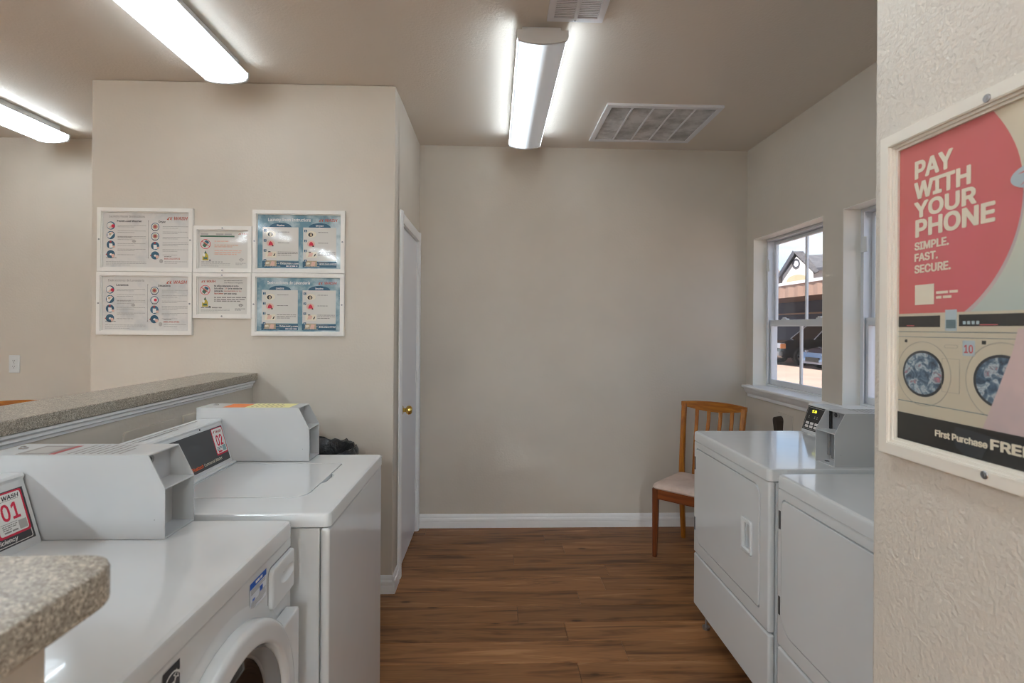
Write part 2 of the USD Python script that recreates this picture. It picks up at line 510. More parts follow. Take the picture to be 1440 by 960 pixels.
single("wall_right", wr, M["wall"], "beige wall with the two windows", kind=S, smooth=False)
single("wall_near_right", rbox(XP, XP + 0.12, -5.25, YP, 0, H, 0.012), M["wall_near"], "textured beige wall carrying the framed poster", kind=S)
single("wall_near_return", box(XP + 0.1, XR + 0.05, YP - 0.12, YP - 0.01, 0, H), M["wall"], "return of the poster wall", kind=S)
single("wall_back", box(-4.8, XP + 0.05, -5.37, -5.25, 0, H), M["wall"], "wall behind", kind=S)
single("wall_left", box(-4.87, -4.75, -5.3, YF + 0.1, 0, H), M["wall"], "left wall", kind=S)

# half wall that carries the ledge
XH = -1.293
half = union(box(-1.49, XH, 0.38, YC + 0.01, 0, 1.147), box(-1.49, -0.45, 0.38, 0.535, 0, 1.147))
single("wall_half", half, M["wall"], "beige half wall behind the washers", kind=S, smooth=False)
prof = [(XH, 1.146), (XH + 0.021, 1.146), (XH + 0.021, 1.138), (XH + 0.012, 1.131), (XH + 0.012, 1.122), (XH + 0.006, 1.117), (XH + 0.004, 1.109), (XH, 1.108)]
single("trim_1", ext(Polygon(prof), "y", 0.55, YC - 0.018), M["trim"], "white moulding under the ledge", kind=S)

# baseboards
def base_profile(h=0.097, d=0.015):
    return [(0, 0), (d, 0), (d, 0.040), (d - 0.002, 0.043), (d - 0.002, 0.046), (d, 0.049), (d, 0.064), (d - 0.003, 0.069), (d - 0.006, 0.072), (d - 0.006, 0.082), (d - 0.010, 0.092), (d - 0.012, h), (0, h)]


def baseboard(name, axis, a, b, c, sign, label):
    m = ext(Polygon([(c + sign * p, q) for p, q in base_profile()]), axis, a, b)
    single(name, m, M["trim"], label, kind=S, smooth=40)


baseboard("baseboard_far", "x", XD + 0.001, XR - 0.001, YF, -1, "white baseboard of the far wall")
baseboard("baseboard_closet", "x", XH + 0.02, XD + 0.0005, YC, -1, "white baseboard of the closet wall")
baseboard("baseboard_closet_side", "y", YC - 0.015, 2.935, XD, 1, "short white baseboard by the door")
baseboard("baseboard_right", "y", YP + 0.01, YF - 0.016, XR, -1, "white baseboard of the window wall")
baseboard("baseboard_far_left", "x", -4.74, XCL - 0.001, YF, -1, "white baseboard behind the half wall")

# the closet door
door = Thing("door_1", "white slab closet door with brass knob", None, (XD, D0, 0), kind=S)
door.part("door_leaf", rbox(XD - 0.045, XD - 0.006, D0 + 0.012, D1 - 0.012, 0.012, DH - 0.012, 0.003), M["door"])
cw = 0.062
jm = cat(box(XD - 0.095, XD + 0.002, D0 - 0.001, D0 + 0.009, 0, DH), box(XD - 0.095, XD + 0.002, D1 - 0.009, D1 + 0.001, 0, DH), box(XD - 0.095, XD + 0.002, D0, D1, DH - 0.009, DH + 0.001))
door.part("jamb", jm, M["trim"], smooth=False)
cp = lambda s, e: [(0, 0), (0.010 * 1, 0), (0.016, 0.012), (0.016, 0.040), (0.011, 0.054), (0.006, cw), (0, cw)]
cas1 = Polygon([(XD + p, D0 + 0.004 - q) for p, q in cp(0, 0)])
cas2 = Polygon([(XD + p, min(D1 - 0.004 + q, YF - 0.001)) for p, q in cp(0, 0)])
door.part("casing", ext(cas1, "z", 0, DH + cw - 0.004), M["trim"])
door.part("casing", ext(cas2, "z", 0, DH + cw - 0.004), M["trim"])
cas3 = Polygon([(XD + p, DH - 0.004 + q) for p, q in cp(0, 0)])
door.part("casing", ext(cas3, "y", D0 + 0.004, D1 - 0.004), M["trim"])
for hz in (1.84, 1.09, 0.33):
    door.part("hinge", cat(cyl("z", (XD + 0.004, D1 - 0.010, hz), 0.006, -0.045, 0.045, 12), box(XD - 0.006, XD - 0.004, D1 - 0.04, D1 - 0.012, hz - 0.044, hz + 0.044)), M["trim"])
kp = [(0, 0), (0.030, 0), (0.031, 0.004), (0.026, 0.009), (0.012, 0.012), (0.011, 0.026), (0.022, 0.032), (0.027, 0.043), (0.025, 0.055), (0.016, 0.062), (0, 0.064)]
door.part("knob", lathe(kp, "x", (XD - 0.006, D0 + 0.075, 0.944), 28), M["brass"], label="round brass door knob")

# ------------------------------------------------------------------ windows
def window(w, n):
    y0, y1 = w
    z0, z1 = WZ
    t = Thing(f"window_{n}", "aluminium double-hung window" + (" beside the far corner" if n == 1 else " half hidden by the poster wall"), None, (1.94, y0, z0), kind=S)
    a, b = 1.938, 2.012

    def ring4(x0, x1, ya, yb, za, zb, bw, name, r=0.003, bz=None, parent=None):
        bz = bz or bw
        ms = [rbox(x0, x1, ya, ya + bw, za, zb, r), rbox(x0, x1, yb - bw, yb, za, zb, r), rbox(x0, x1, ya + bw * 0.9, yb - bw * 0.9, za, za + bz, r), rbox(x0, x1, ya + bw * 0.9, yb - bw * 0.9, zb - bz, zb, r)]
        return t.part(name, cat(*ms), M["aluminium"], parent)
    ring4(a, b, y0, y1, z0, z1, 0.020, "frame")
    lw = 0.004
    t.part("reveal_liner", box(XR + 0.0005, a + 0.001, y1 - lw, y1 + 0.0005, z0, z1), M["reveal"], smooth=False)
    t.part("reveal_liner", box(XR + 0.0005, a + 0.001, y0 - 0.0005, y0 + lw, z0, z1), M["reveal"], smooth=False)
    t.part("reveal_liner", box(XR + 0.0005, a + 0.001, y0 + lw, y1 - lw, z1 - lw, z1 + 0.0005), M["reveal"], smooth=False)
    t.part("track", cat(*[rbox(a - 0.004, a + 0.004, yy, yy + 0.012, z0 + 0.02, z1 - 0.02, 0.001) for yy in (y0 + 0.02, y1 - 0.032)]), M["aluminium"])
    zm = 1.478
    us = ring4(1.984, 2.004, y0 + 0.022, y1 - 0.022, zm - 0.02, z1 - 0.022, 0.022, "upper_sash")
    t.part("pane", box(1.992, 1.995, y0 + 0.04, y1 - 0.04, zm, z1 - 0.04), M["pane"], us, smooth=False)
    ym = (y0 + y1) / 2
    t.part("muntin", rbox(1.986, 2.001, ym - 0.008, ym + 0.008, zm + 0.001, z1 - 0.043, 0.002), M["aluminium"], us)
    ls = ring4(1.950, 1.974, y0 + 0.022, y1 - 0.022, z0 + 0.016, zm + 0.024, 0.026, "lower_sash", bz=0.040)
    t.part("pane", box(1.960, 1.963, y0 + 0.045, y1 - 0.045, z0 + 0.05, zm - 0.012), M["pane"], ls, smooth=False)
    t.part("muntin", rbox(1.953, 1.969, ym - 0.008, ym + 0.008, z0 + 0.057, zm - 0.017, 0.002), M["aluminium"], ls)
    for yy in (y0 + 0.2, y1 - 0.2):
        t.part("sash_latch", cat(rbox(1.952, 1.975, yy - 0.03, yy + 0.03, zm + 0.023, zm + 0.032, 0.002), rbox(1.955, 1.968, yy - 0.008, yy + 0.02, zm + 0.032, zm + 0.041, 0.002)), M["aluminium"], ls)
    cz = 1.885
    t.part("spring_cover", rbox(1.926, 1.936, y1 - 0.062, y1 - 0.022, cz - 0.04, cz + 0.04, 0.001), M["plastic"], label="white plastic clip on the window track")


window(W1, 1)
window(W2, 2)
sp = [(1.94, 1.037), (1.788, 1.037), (1.785, 1.033), (1.785, 1.024), (1.788, 1.019), (1.800, 1.017), (1.804, 1.010), (1.808, 0.997), (1.818, 0.984), (1.828, 0.975), (1.831, 0.957), (1.834, 0.953), (1.8435, 0.953), (1.8435, 1.029), (1.94, 1.029)]
sill = ext(Polygon([(x, z) for x, z in sp]), "y", 1.80, 3.672)
single("trim_2", sill, M["trim"], "white window stool and moulding", kind=S, smooth=35)

# ------------------------------------------------------------------ ledge on the half wall
def ledge():
    z0, z1, r = 1.147, 1.187, 0.005
    main = rbox(-1.516, -1.266, 0.345, YC - 0.001, z0, z1, r)
    arm = plate(rrect(-1.50, -0.398, 0.335, 0.582, (0.03, 0.045, 0.045, 0.03), 7), "z", z0, z1, r, both=True)
    return union(main, arm)


single("countertop_ledge", ledge(), M["laminate"], "speckled beige laminate ledge on top of the half wall, with a rounded near end", "countertop", smooth=35)

# access plates painted over on the half wall
for k, (ya, yb, za, zb, r, lab) in enumerate(((1.838, 2.14, 0.78, 1.062, 0.018, "painted-over beige cover plate on the half wall, the nearer and longer one"),
                                             (2.187, 2.46, 0.80, 1.063, 0.003, "square-cornered painted cover plate on the half wall behind the farther coin box"))):
    m = plate(rrect(ya, yb, za, zb, r), "x", XH + 0.0005, XH + 0.009, 0.003)
    single("cover_plate", m, M["wall"], lab, "cover plate")

# ------------------------------------------------------------------ ceiling lights
def lens_material(name, e, a, b, c, side=0.0):
    """Prismatic lens over two tubes: brighter along each tube. The tubes lie along y at x = a and b."""
    return usdkit.material(stage, f"/World/Looks/{name}", {
        "g": ("geometry", {}), "s": ("separate_xyz", {}),
        "d1": ("math", {"math_type": "subtract", "value2": a}), "e1": ("math", {"math_type": "absolute"}),
        "d2": ("math", {"math_type": "subtract", "value2": b}), "e2": ("math", {"math_type": "absolute"}),
        "mn": ("math", {"math_type": "minimum"}),
        "mr": ("map_range", {"range_type": "smoothstep", "from_min": 0.012, "from_max": 0.062, "to_min": e * 1.15, "to_max": e * c, "clamp": True}),
        "dc": ("math", {"math_type": "subtract", "value2": round((a + b) / 2 + (0.046 if c < 0.15 else 0.0), 4)}), "ec": ("math", {"math_type": "absolute"}),
        "sd": ("math", {"math_type": "greater_than", "value2": 0.1045}), "sm": ("math", {"math_type": "multiply_add", "value2": side}),
        "p": ("principled_bsdf", {"base_color": (0.75, 0.75, 0.75), "roughness": 0.25, "emission_color": (0.85, 0.98, 1.08)})},
        [("g.position", "s.vector"), ("s.x", "d1.value1"), ("d1.value", "e1.value1"), ("s.x", "d2.value1"), ("d2.value", "e2.value1"),
         ("e1.value", "mn.value1"), ("e2.value", "mn.value2"), ("mn.value", "mr.value"), ("s.x", "dc.value1"), ("dc.value", "ec.value1"), ("ec.value", "sd.value1"), ("sd.value", "sm.value1"), ("mr.result", "sm.value3"), ("sm.value", "p.emission_strength")], surface="p.BSDF")


M["pan"] = mat("fixture_white_metal", lin(190, 190, 190, K), 0.4)


def fixture(xc, y0, y1, lens, label, w=0.212):
    t = Thing("ceiling_light", label, "ceiling light", (xc, (y0 + y1) / 2, H), group="fluorescent ceiling lights")
    h = w / 2
    t.part("housing", rbox(xc - 0.085, xc + 0.085, y0 + 0.05, y1 - 0.05, H - 0.042, H, 0.003), M["pan"])
    z_side, z_bot = H - 0.046, H - 0.096
    arc = [(xc - h, z_side), (xc - h, z_side - 0.022)]
    for u in np.linspace(-1, 1, 13):
        arc.append((xc + u * h * 0.93, z_bot + 0.014 * u * u))
    arc += [(xc + h, z_side - 0.022), (xc + h, z_side)]
    t.part("lens", ext(Polygon(arc), "y", y0 + 0.012, y1 - 0.012), lens, smooth=25)
    t.part("top_plate", rbox(xc - h, xc + h, y0 + 0.006, y1 - 0.006, z_side + 0.0005, z_side + 0.005, 0.001), M["pan"])
    cap = Polygon(arc).buffer(0.004, join_style=2)
    for ya, yb in ((y0, y0 + 0.0115), (y1 - 0.0115, y1)):
        t.part("end_cap", ext(cap, "y", ya, yb), M["pan"], smooth=25)
    return t


BACK = [(-2.94, "at the far left of the room", 1.3, 2.9), (-1.345, "over the near ledge", 0.2, 1.5), (0.196, "over the aisle", 0.0, 3.4)]
LENS_L = lens_material("lens_lit_near", LAMP_SEEN, -1.395, -1.295, 0.18, 1.3)
LENS_LL = lens_material("lens_lit_far", LAMP_SEEN * 1.6, -2.99, -2.89, 0.18, 2.8)
LENS_R = lens_material("lens_dim", LAMP_DIM, 0.135, 0.165, 0.10, 2.4)
fixture(-1.345, 1.36, 2.625, LENS_L, "lit fluorescent ceiling light ending above the notice wall, the brightest and largest in view")
fixture(-2.94, 2.27, 3.535, LENS_LL, "lit fluorescent ceiling light at the left edge, beyond the half wall")
fixture(0.196, 2.18, 3.485, LENS_R, "dim fluorescent ceiling light with a bowed white lens, next to the square ceiling vent")
for k, (xc, where, near, far) in enumerate(BACK):
    if near == 0.0:
        fixture(xc, 0.575, 1.84, lens_material("lens_aisle", LAMP * 0.22, xc - 0.05, xc + 0.05, 0.62), "lit fluorescent ceiling light over the aisle just above the camera's view")
    else:
        fixture(xc, -1.75, -0.485, lens_material(f"lens_row_{k}_middle", LAMP * near, xc - 0.05, xc + 0.05, 0.62), f"lit fluorescent ceiling light behind the camera {where}")
    fixture(xc, -4.35, -3.085, lens_material(f"lens_row_{k}_back", LAMP * far, xc - 0.05, xc + 0.05, 0.62), f"lit fluorescent ceiling light at the room's back {where}")

# ------------------------------------------------------------------ vents in the ceiling
def return_vent():
    x0, x1, y0, y1 = 0.645, 1.332, 2.965, 3.545
    t = Thing("return_air_vent", "square white return air vent with dusty filter, in the ceiling near the window wall", "air vent", ((x0 + x1) / 2, (y0 + y1) / 2, H))
    f = 0.032
    z0 = H - 0.014
    outer = ext(Polygon([(x0, y0), (x1, y0), (x1, y1), (x0, y1)], [[(x0 + f, y0 + f), (x1 - f, y0 + f), (x1 - f, y1 - f), (x0 + f, y1 - f)]]), "z", z0, H)
    t.part("frame", outer, M["trim_grey"], smooth=False)
    t.part("filter", box(x0 + f, x1 - f, y0 + f, y1 - f, H - 0.003, H), M["filter"], smooth=False)
    k = 5
    xs = np.linspace(x0 + f, x1 - f, k + 1)
    for x in xs[1:-1]:
        t.part("divider", rbox(x - 0.006, x + 0.006, y0 + f, y1 - f, z0 + 0.001, H - 0.003, 0.001), M["trim_grey"])
    sl = []
    for y in np.arange(y0 + f + 0.008, y1 - f - 0.004, 0.0125):
        b = box(x0 + f, x1 - f, -0.0045, 0.0045, -0.0006, 0.0006)
        b.apply_transform(trimesh.transformations.rotation_matrix(math.radians(-40), [1, 0, 0]))
        b.apply_translation((0, y, H - 0.008))
        sl.append(b)
    t.part("slats", cat(*sl), M["filter"], kind="stuff", smooth=False)
    for xx in (x0 + 0.10, x1 - 0.10):
        t.part("catch", rbox(xx - 0.02, xx + 0.02, y0 + 0.008, y0 + 0.016, z0 - 0.002, z0 + 0.001, 0.0008), M["trim_grey"])


def supply_vent():
    x0, x1, y0, y1 = 0.212, 0.447, 1.935, 2.170
    t = Thing("supply_air_vent", "small grey louvred air vent in the ceiling at the top edge of the photo", "air vent", ((x0 + x1) / 2, (y0 + y1) / 2, H))
    f = 0.027
    z0 = H - 0.012
    xm = (x0 + x1) / 2
    holes = [[(x0 + f, y0 + f), (xm - 0.008, y0 + f), (xm - 0.008, y1 - f), (x0 + f, y1 - f)], [(xm + 0.008, y0 + f), (x1 - f, y0 + f), (x1 - f, y1 - f), (xm + 0.008, y1 - f)]]
    t.part("frame", ext(Polygon([(x0, y0), (x1, y0), (x1, y1), (x0, y1)], holes), "z", z0, H - 0.001), M["trim_grey"], smooth=False)
    t.part("duct", box(x0 + f, x1 - f, y0 + f, y1 - f, H - 0.002, H), M["duct"], smooth=False)
    for k, (a, b) in enumerate(((x0 + f, xm - 0.008), (xm + 0.008, x1 - f))):
        sl = []
        for y in np.arange(y0 + f + 0.006, y1 - f, 0.0118):
            q = box(a, b, -0.0055, 0.0055, -0.0005, 0.0005)
            q.apply_transform(trimesh.transformations.rotation_matrix(math.radians(7), [1, 0, 0]))
            q.apply_translation((0, y, H - 0.0075))
            sl.append(q)
        t.part("louvre_slats", cat(*sl), M["trim_grey"], kind="stuff", smooth=False)
    for yy in (y0 + 0.010, y1 - 0.010):
        t.part("screw", cyl("z", (xm, yy, z0), 0.004, -0.0015, 0.0005, 12), M["steel"])


M["trim_grey"] = mat("vent_white_metal", lin(190, 190, 193, 1.5), 0.4)
M["filter"] = mat("dusty_filter", lin(180, 180, 180, 1.5), 0.9, mix=(lin(140, 140, 140, 1.5), 9, 0.35, 0.65))
M["duct"] = mat("dark_duct", lin(60, 58, 55, K), 0.8)
return_vent()
supply_vent()

# =================================================================== coin boxes (parts of the machines)
def coin_box(t, s, xb, xf, y0, y1, z0, z1, drop, near, top):
    """s: +1 faces +x, -1 faces -x; near: which side (y0 or y1) the lock sits by; top: what is stuck on top."""
    X = lambda d: xf - s * d                         # d: distance behind the lower front edge
    d_top, dp = 0.040, 0.060
    zs = z1 - drop
    poly = [(X(0), z0), (X(0), zs), (X(d_top), z1), (xb, z1), (xb, z0)]
    if s < 0:
        poly = poly[::-1]
    body = ext(Polygon(poly), "y", y0, y1)
    w = 0.0028
    a, b = y0 + w, y1 - w
    up = [(X(-0.02), zs + 0.0015), (X(dp), zs + 0.0015), (X(dp), z1 - w), (X(d_top + 0.002), z1 - w), (X(d_top - 0.06), z1 - w)]
    lo = [(X(-0.02), z0 + 0.003), (X(dp - 0.006), z0 + 0.003), (X(dp - 0.006), zs - 0.0015), (X(-0.02), zs - 0.0015)]
    if s < 0:
        up, lo = up[::-1], lo[::-1]
    body = diff(body, ext(Polygon(up), "y", a, b), ext(Polygon(lo), "y", a, b))
    p = t.part("coin_box", body, M["enamel_matte"], smooth=False, label="white metal coin box with an open two-tier front")
    F = Frame((X(dp), (y0 + y1) / 2, (zs + z1) / 2), (0, s, 0), (0, 0, 1))
    hw = (b - a) / 2
    ph = (z1 - w - zs) / 2 - 0.001
    t.part("back_plate", F(rect(-hw + 0.0005, hw - 0.0005, -ph, ph, 0.0001, 0.0008)), M["plate_grey"] if s > 0 else M["plate_dark"], p, smooth=False)
    lk = F(cat(ext(Polygon(rrect(-hw + 0.012, -hw + 0.048, 0.010, 0.030, 0.0099)), "z", 0.0, 0.0025)))
    t.part("lock_plate", lk, M["grey_plastic"], p)
    t.part("keyhole", F(cat(ring(-hw + 0.030, 0.020, 0.004, 0.008, 0.0026, 0.001), rect(-hw + 0.0285, -hw + 0.0315, 0.016, 0.024, 0.0026, 0.0005))), M["black"], p)
    t.part("coin_slot", F(cat(rbox(-hw + 0.001, -hw + 0.008, -0.038, 0.034, 0.0, 0.010, 0.001))), M["dark"], p)
    G = Frame((X(dp - 0.006), (y0 + y1) / 2, (z0 + zs) / 2), (0, s, 0), (0, 0, 1))
    hh = (zs - z0) / 2
    t.part("return_chute", G(cat(rbox(-hw + 0.004, -hw + 0.016, -hh + 0.022, hh - 0.004, 0.0, 0.012, 0.001), rbox(-hw + 0.018, -hw + 0.030, -hh + 0.012, hh - 0.004, 0.0, 0.007, 0.001))), M["grey_plastic"], p)
    t.part("coin_drop", cyl("z", (X(dp - 0.032), (y0 + y1) / 2 - s * 0.028, z0 + 0.003), 0.0085, 0.0, 0.0006, 16), M["dark"], p)
    for q in (0.02, 0.05, 0.09):
        t.part("rivet", cyl("y", (X(0.024), y0, z0 + q * 0.5 + 0.02), 0.0012, -0.0003, 0.0003, 8), M["grey_plastic"], p) if q == 0.05 else None
    T = Frame(((X(d_top) + xb) / 2, (y0 + y1) / 2, z1), (0, s, 0), (-s, 0, 0))
    L = abs(X(d_top) - xb) / 2
    r2 = random.Random(int(1000 * (y1 + z1)))
    t.part("top_lock", T(cat(cyl("z", (hw * 0.1, L - 0.040, 0), 0.010, 0, 0.003, 20, 0.001), cyl("z", (hw * 0.1, L - 0.040, 0), 0.006, 0.003, 0.006, 16))), M["chrome"], p)
    if top == "dark":
        t.part("top_label", T(cat(rect(-hw + 0.006, hw - 0.020, L - 0.145, L - 0.070, 0.0002))), M["print_grey"], p)
        t.part("label_band", T(rect(-hw + 0.006, hw - 0.020, L - 0.160, L - 0.146, 0.0002)), M["print_brick"], p)
        t.part("label_window", T(rect(-hw + 0.018, hw - 0.034, L - 0.135, L - 0.082, 0.0006)), M["print_pale"], p)
    elif top == "orange":
        t.part("top_label", T(rect(-hw + 0.006, hw - 0.012, L - 0.170, L - 0.090, 0.0002)), M["label_orange"], p)
        t.part("label_band", T(rect(-hw + 0.004, hw - 0.004, L - 0.335, L - 0.172, 0.0002)), M["label_yellow"], p)
        t.part("label_print", T(cat(word_rows(r2, -hw + 0.012, hw - 0.014, L - 0.19, 7, 0.018, 0.005, 0.0006))), M["print_tan"], p)
    if top != "orange":
        t.part("printed_notice", T(word_rows(r2, -hw + 0.010, hw - 0.012, L - 0.185, 8, 0.017, 0.0045, 0.0002)), M["print_grey"], p)
    return p


def control_panel(t, s, xs, y0, y1, zb, zt, end_r=0.010):
    """Raked control hood along y; xs: (foot front, top front, top back, foot back)."""
    poly = [(xs[0], zb), (xs[0] - s * 0.003, zb + 0.012), (xs[1] - s * 0.0005, zt - 0.014), (xs[1] + s * 0.003, zt - 0.006), (xs[1] - s * 0.001, zt), (xs[2], zt - 0.003), (xs[3], zb)]
    if s < 0:
        poly = poly[::-1]
    m = ext(Polygon(poly).buffer(0.0035, resolution=3).buffer(-0.0035, resolution=3), "y", y0, y1)
    return t.part("control_panel", m, M["plastic"], smooth=40)


M["plate_grey"] = mat("plate_grey", lin(165, 165, 166, 1.3), 0.35)
M["plate_dark"] = mat("plate_dark", lin(130, 131, 133, 1.3), 0.3)
DECK = 0.937
# =================================================================== top-loading washer (02)
def washer_top():
    xf, xb, y0, y1 = -0.442, -1.135, 1.407, 2.058
    t = Thing("washing_machine", "white top-loading coin washer marked 02, between the front-loading washer and the closet wall", "washing machine", ((xf + xb) / 2, (y0 + y1) / 2, 0), group="coin washers along the half wall")
    t.part("cabinet", rbox(xb, xf - 0.026, y0 + 0.002, y1 - 0.002, 0.03, 0.893, 0.004), M["enamel"])
    t.part("front_panel", rbox(xf - 0.0245, xf, y0 + 0.001, y1 - 0.001, 0.03, 0.893, 0.009, 3), M["enamel"])
    top = plate(rrect(xb, xf + 0.003, y0 - 0.001, y1 + 0.001, (0.006, 0.018, 0.018, 0.006), 5), "z", 0.897, DECK - 0.003, 0.009)
    lx0, lx1, ly0, ly1 = -0.945, -0.553, 1.535, 1.920
    hole = ext(Polygon(rrect(lx0, lx1, ly0, ly1, (0.008, 0.05, 0.012, 0.008), 6)), "z", 0.920, 0.96)
    notch = ext(Polygon([(lx1 - 0.004, 1.672), (lx1 + 0.012, 1.690), (lx1 + 0.016, 1.735), (lx1 + 0.012, 1.775), (lx1 - 0.004, 1.792)]), "z", 0.922, 0.96)
    t.part("top_deck", diff(top, union(hole, notch)), M["enamel"], smooth=35)
    lid = plate(rrect(lx0 + 0.003, lx1 - 0.003, ly0 + 0.003, ly1 - 0.003, (0.006, 0.047, 0.010, 0.006), 6), "z", 0.921, DECK - 0.0022, 0.0025)
    t.part("lid", lid, M["enamel"], smooth=35)
    t.part("deck_ridge", rbox(-0.972, -0.949, y0 + 0.01, 1.944, DECK - 0.004, DECK + 0.004, 0.004), M["enamel"])
    p = control_panel(t, 1, (-0.964, -1.006, -1.09, -1.10), y0 + 0.004, 1.942, DECK - 0.003, 1.095)
    F = Frame((-0.9652, 0, 0.9425), (0, 1, 0), (-0.042, 0, 0.144))
    t.part("graphic_panel", F(rect(1.440, 1.931, 0.010, 0.135, 0.0006, 0.0006)), M["charcoal"], p, smooth=False, label="charcoal graphic strip")
    e = 0.0014
    t.part("number_label", F(flat(rrect(1.857, 1.9295, 0.036, 0.132, 0.006), e)), M["print_red"], p, smooth=False, label="white label with red border and number 02")
    t.part("label_face", F(flat(rrect(1.8605, 1.926, 0.042, 0.130, 0.005), e + 0.0004)), M["print_white"], p, smooth=False)
    t.part("number_lettering", F(text("02", 1.873, 0.069, 0.036, e + 0.0008, width=0.040, bold=True)), M["print_red"], p, smooth=False)
    t.part("logo_lettering", F(cat(text("WASH", 1.882, 0.114, 0.0085, e + 0.0008, width=0.036, bold=True, shear=0.2), ext(Polygon([(1.868, 0.115), (1.880, 0.124), (1.872, 0.1225), (1.864, 0.117)]), "z", e + 0.0008, e + 0.0011))), M["print_brick"], p, smooth=False)
    t.part("code_patch", F(rect(1.900, 1.921, 0.046, 0.066, e + 0.0008)), M["print_teal_pale"], p, smooth=False)
    t.part("label_print", F(cat(word_rows(random.Random(3), 1.866, 1.896, 0.064, 3, 0.005, 0.0022, e + 0.0008))), M["print_teal"], p, smooth=False)
    t.part("label_stamp", F(rect(1.870, 1.893, 0.0445, 0.0500, e + 0.0008)), M["print_red"], p, smooth=False)
    t.part("maker_lettering", F(cat(text("/", 1.693, 0.019, 0.013, e, bold=True, shear=0.25), text("Huebsch", 1.703, 0.020, 0.0115, e, width=0.060, bold=True))), M["print_orange"], p, smooth=False)
    t.part("model_lettering", F(text("Commercial Washer", 1.769, 0.020, 0.0105, e, width=0.112)), M["print_cream"], p, smooth=False)
    t.part("panel_screw", F(cyl("z", (1.80, 0.1435, 0.0), 0.003, 0, 0.0015, 10)), M["print_dark"], p)
    T = Frame((-1.05, 1.68, 1.0955), (0, 1, 0), (-1, 0, 0))
    t.part("top_print", T(word_rows(random.Random(5), -0.16, 0.20, 0.012, 2, 0.020, 0.005, 0.0)), M["print_grey"], p, smooth=False)
    coin_box(t, 1, -1.098, -0.686, 1.9445, 2.054, DECK - 0.001, 1.134, 0.079, 0, "orange")
    for fx in (xb + 0.05, xf - 0.06):
        for fy in (y0 + 0.05, y1 - 0.05):
            t.part("foot", cyl("z", (fx, fy, 0), 0.022, 0.0, 0.032, 14), M["black"])


M["print_teal_pale"] = mat("print_teal_pale", lin(125, 155, 160, K), 0.5)
washer_top()


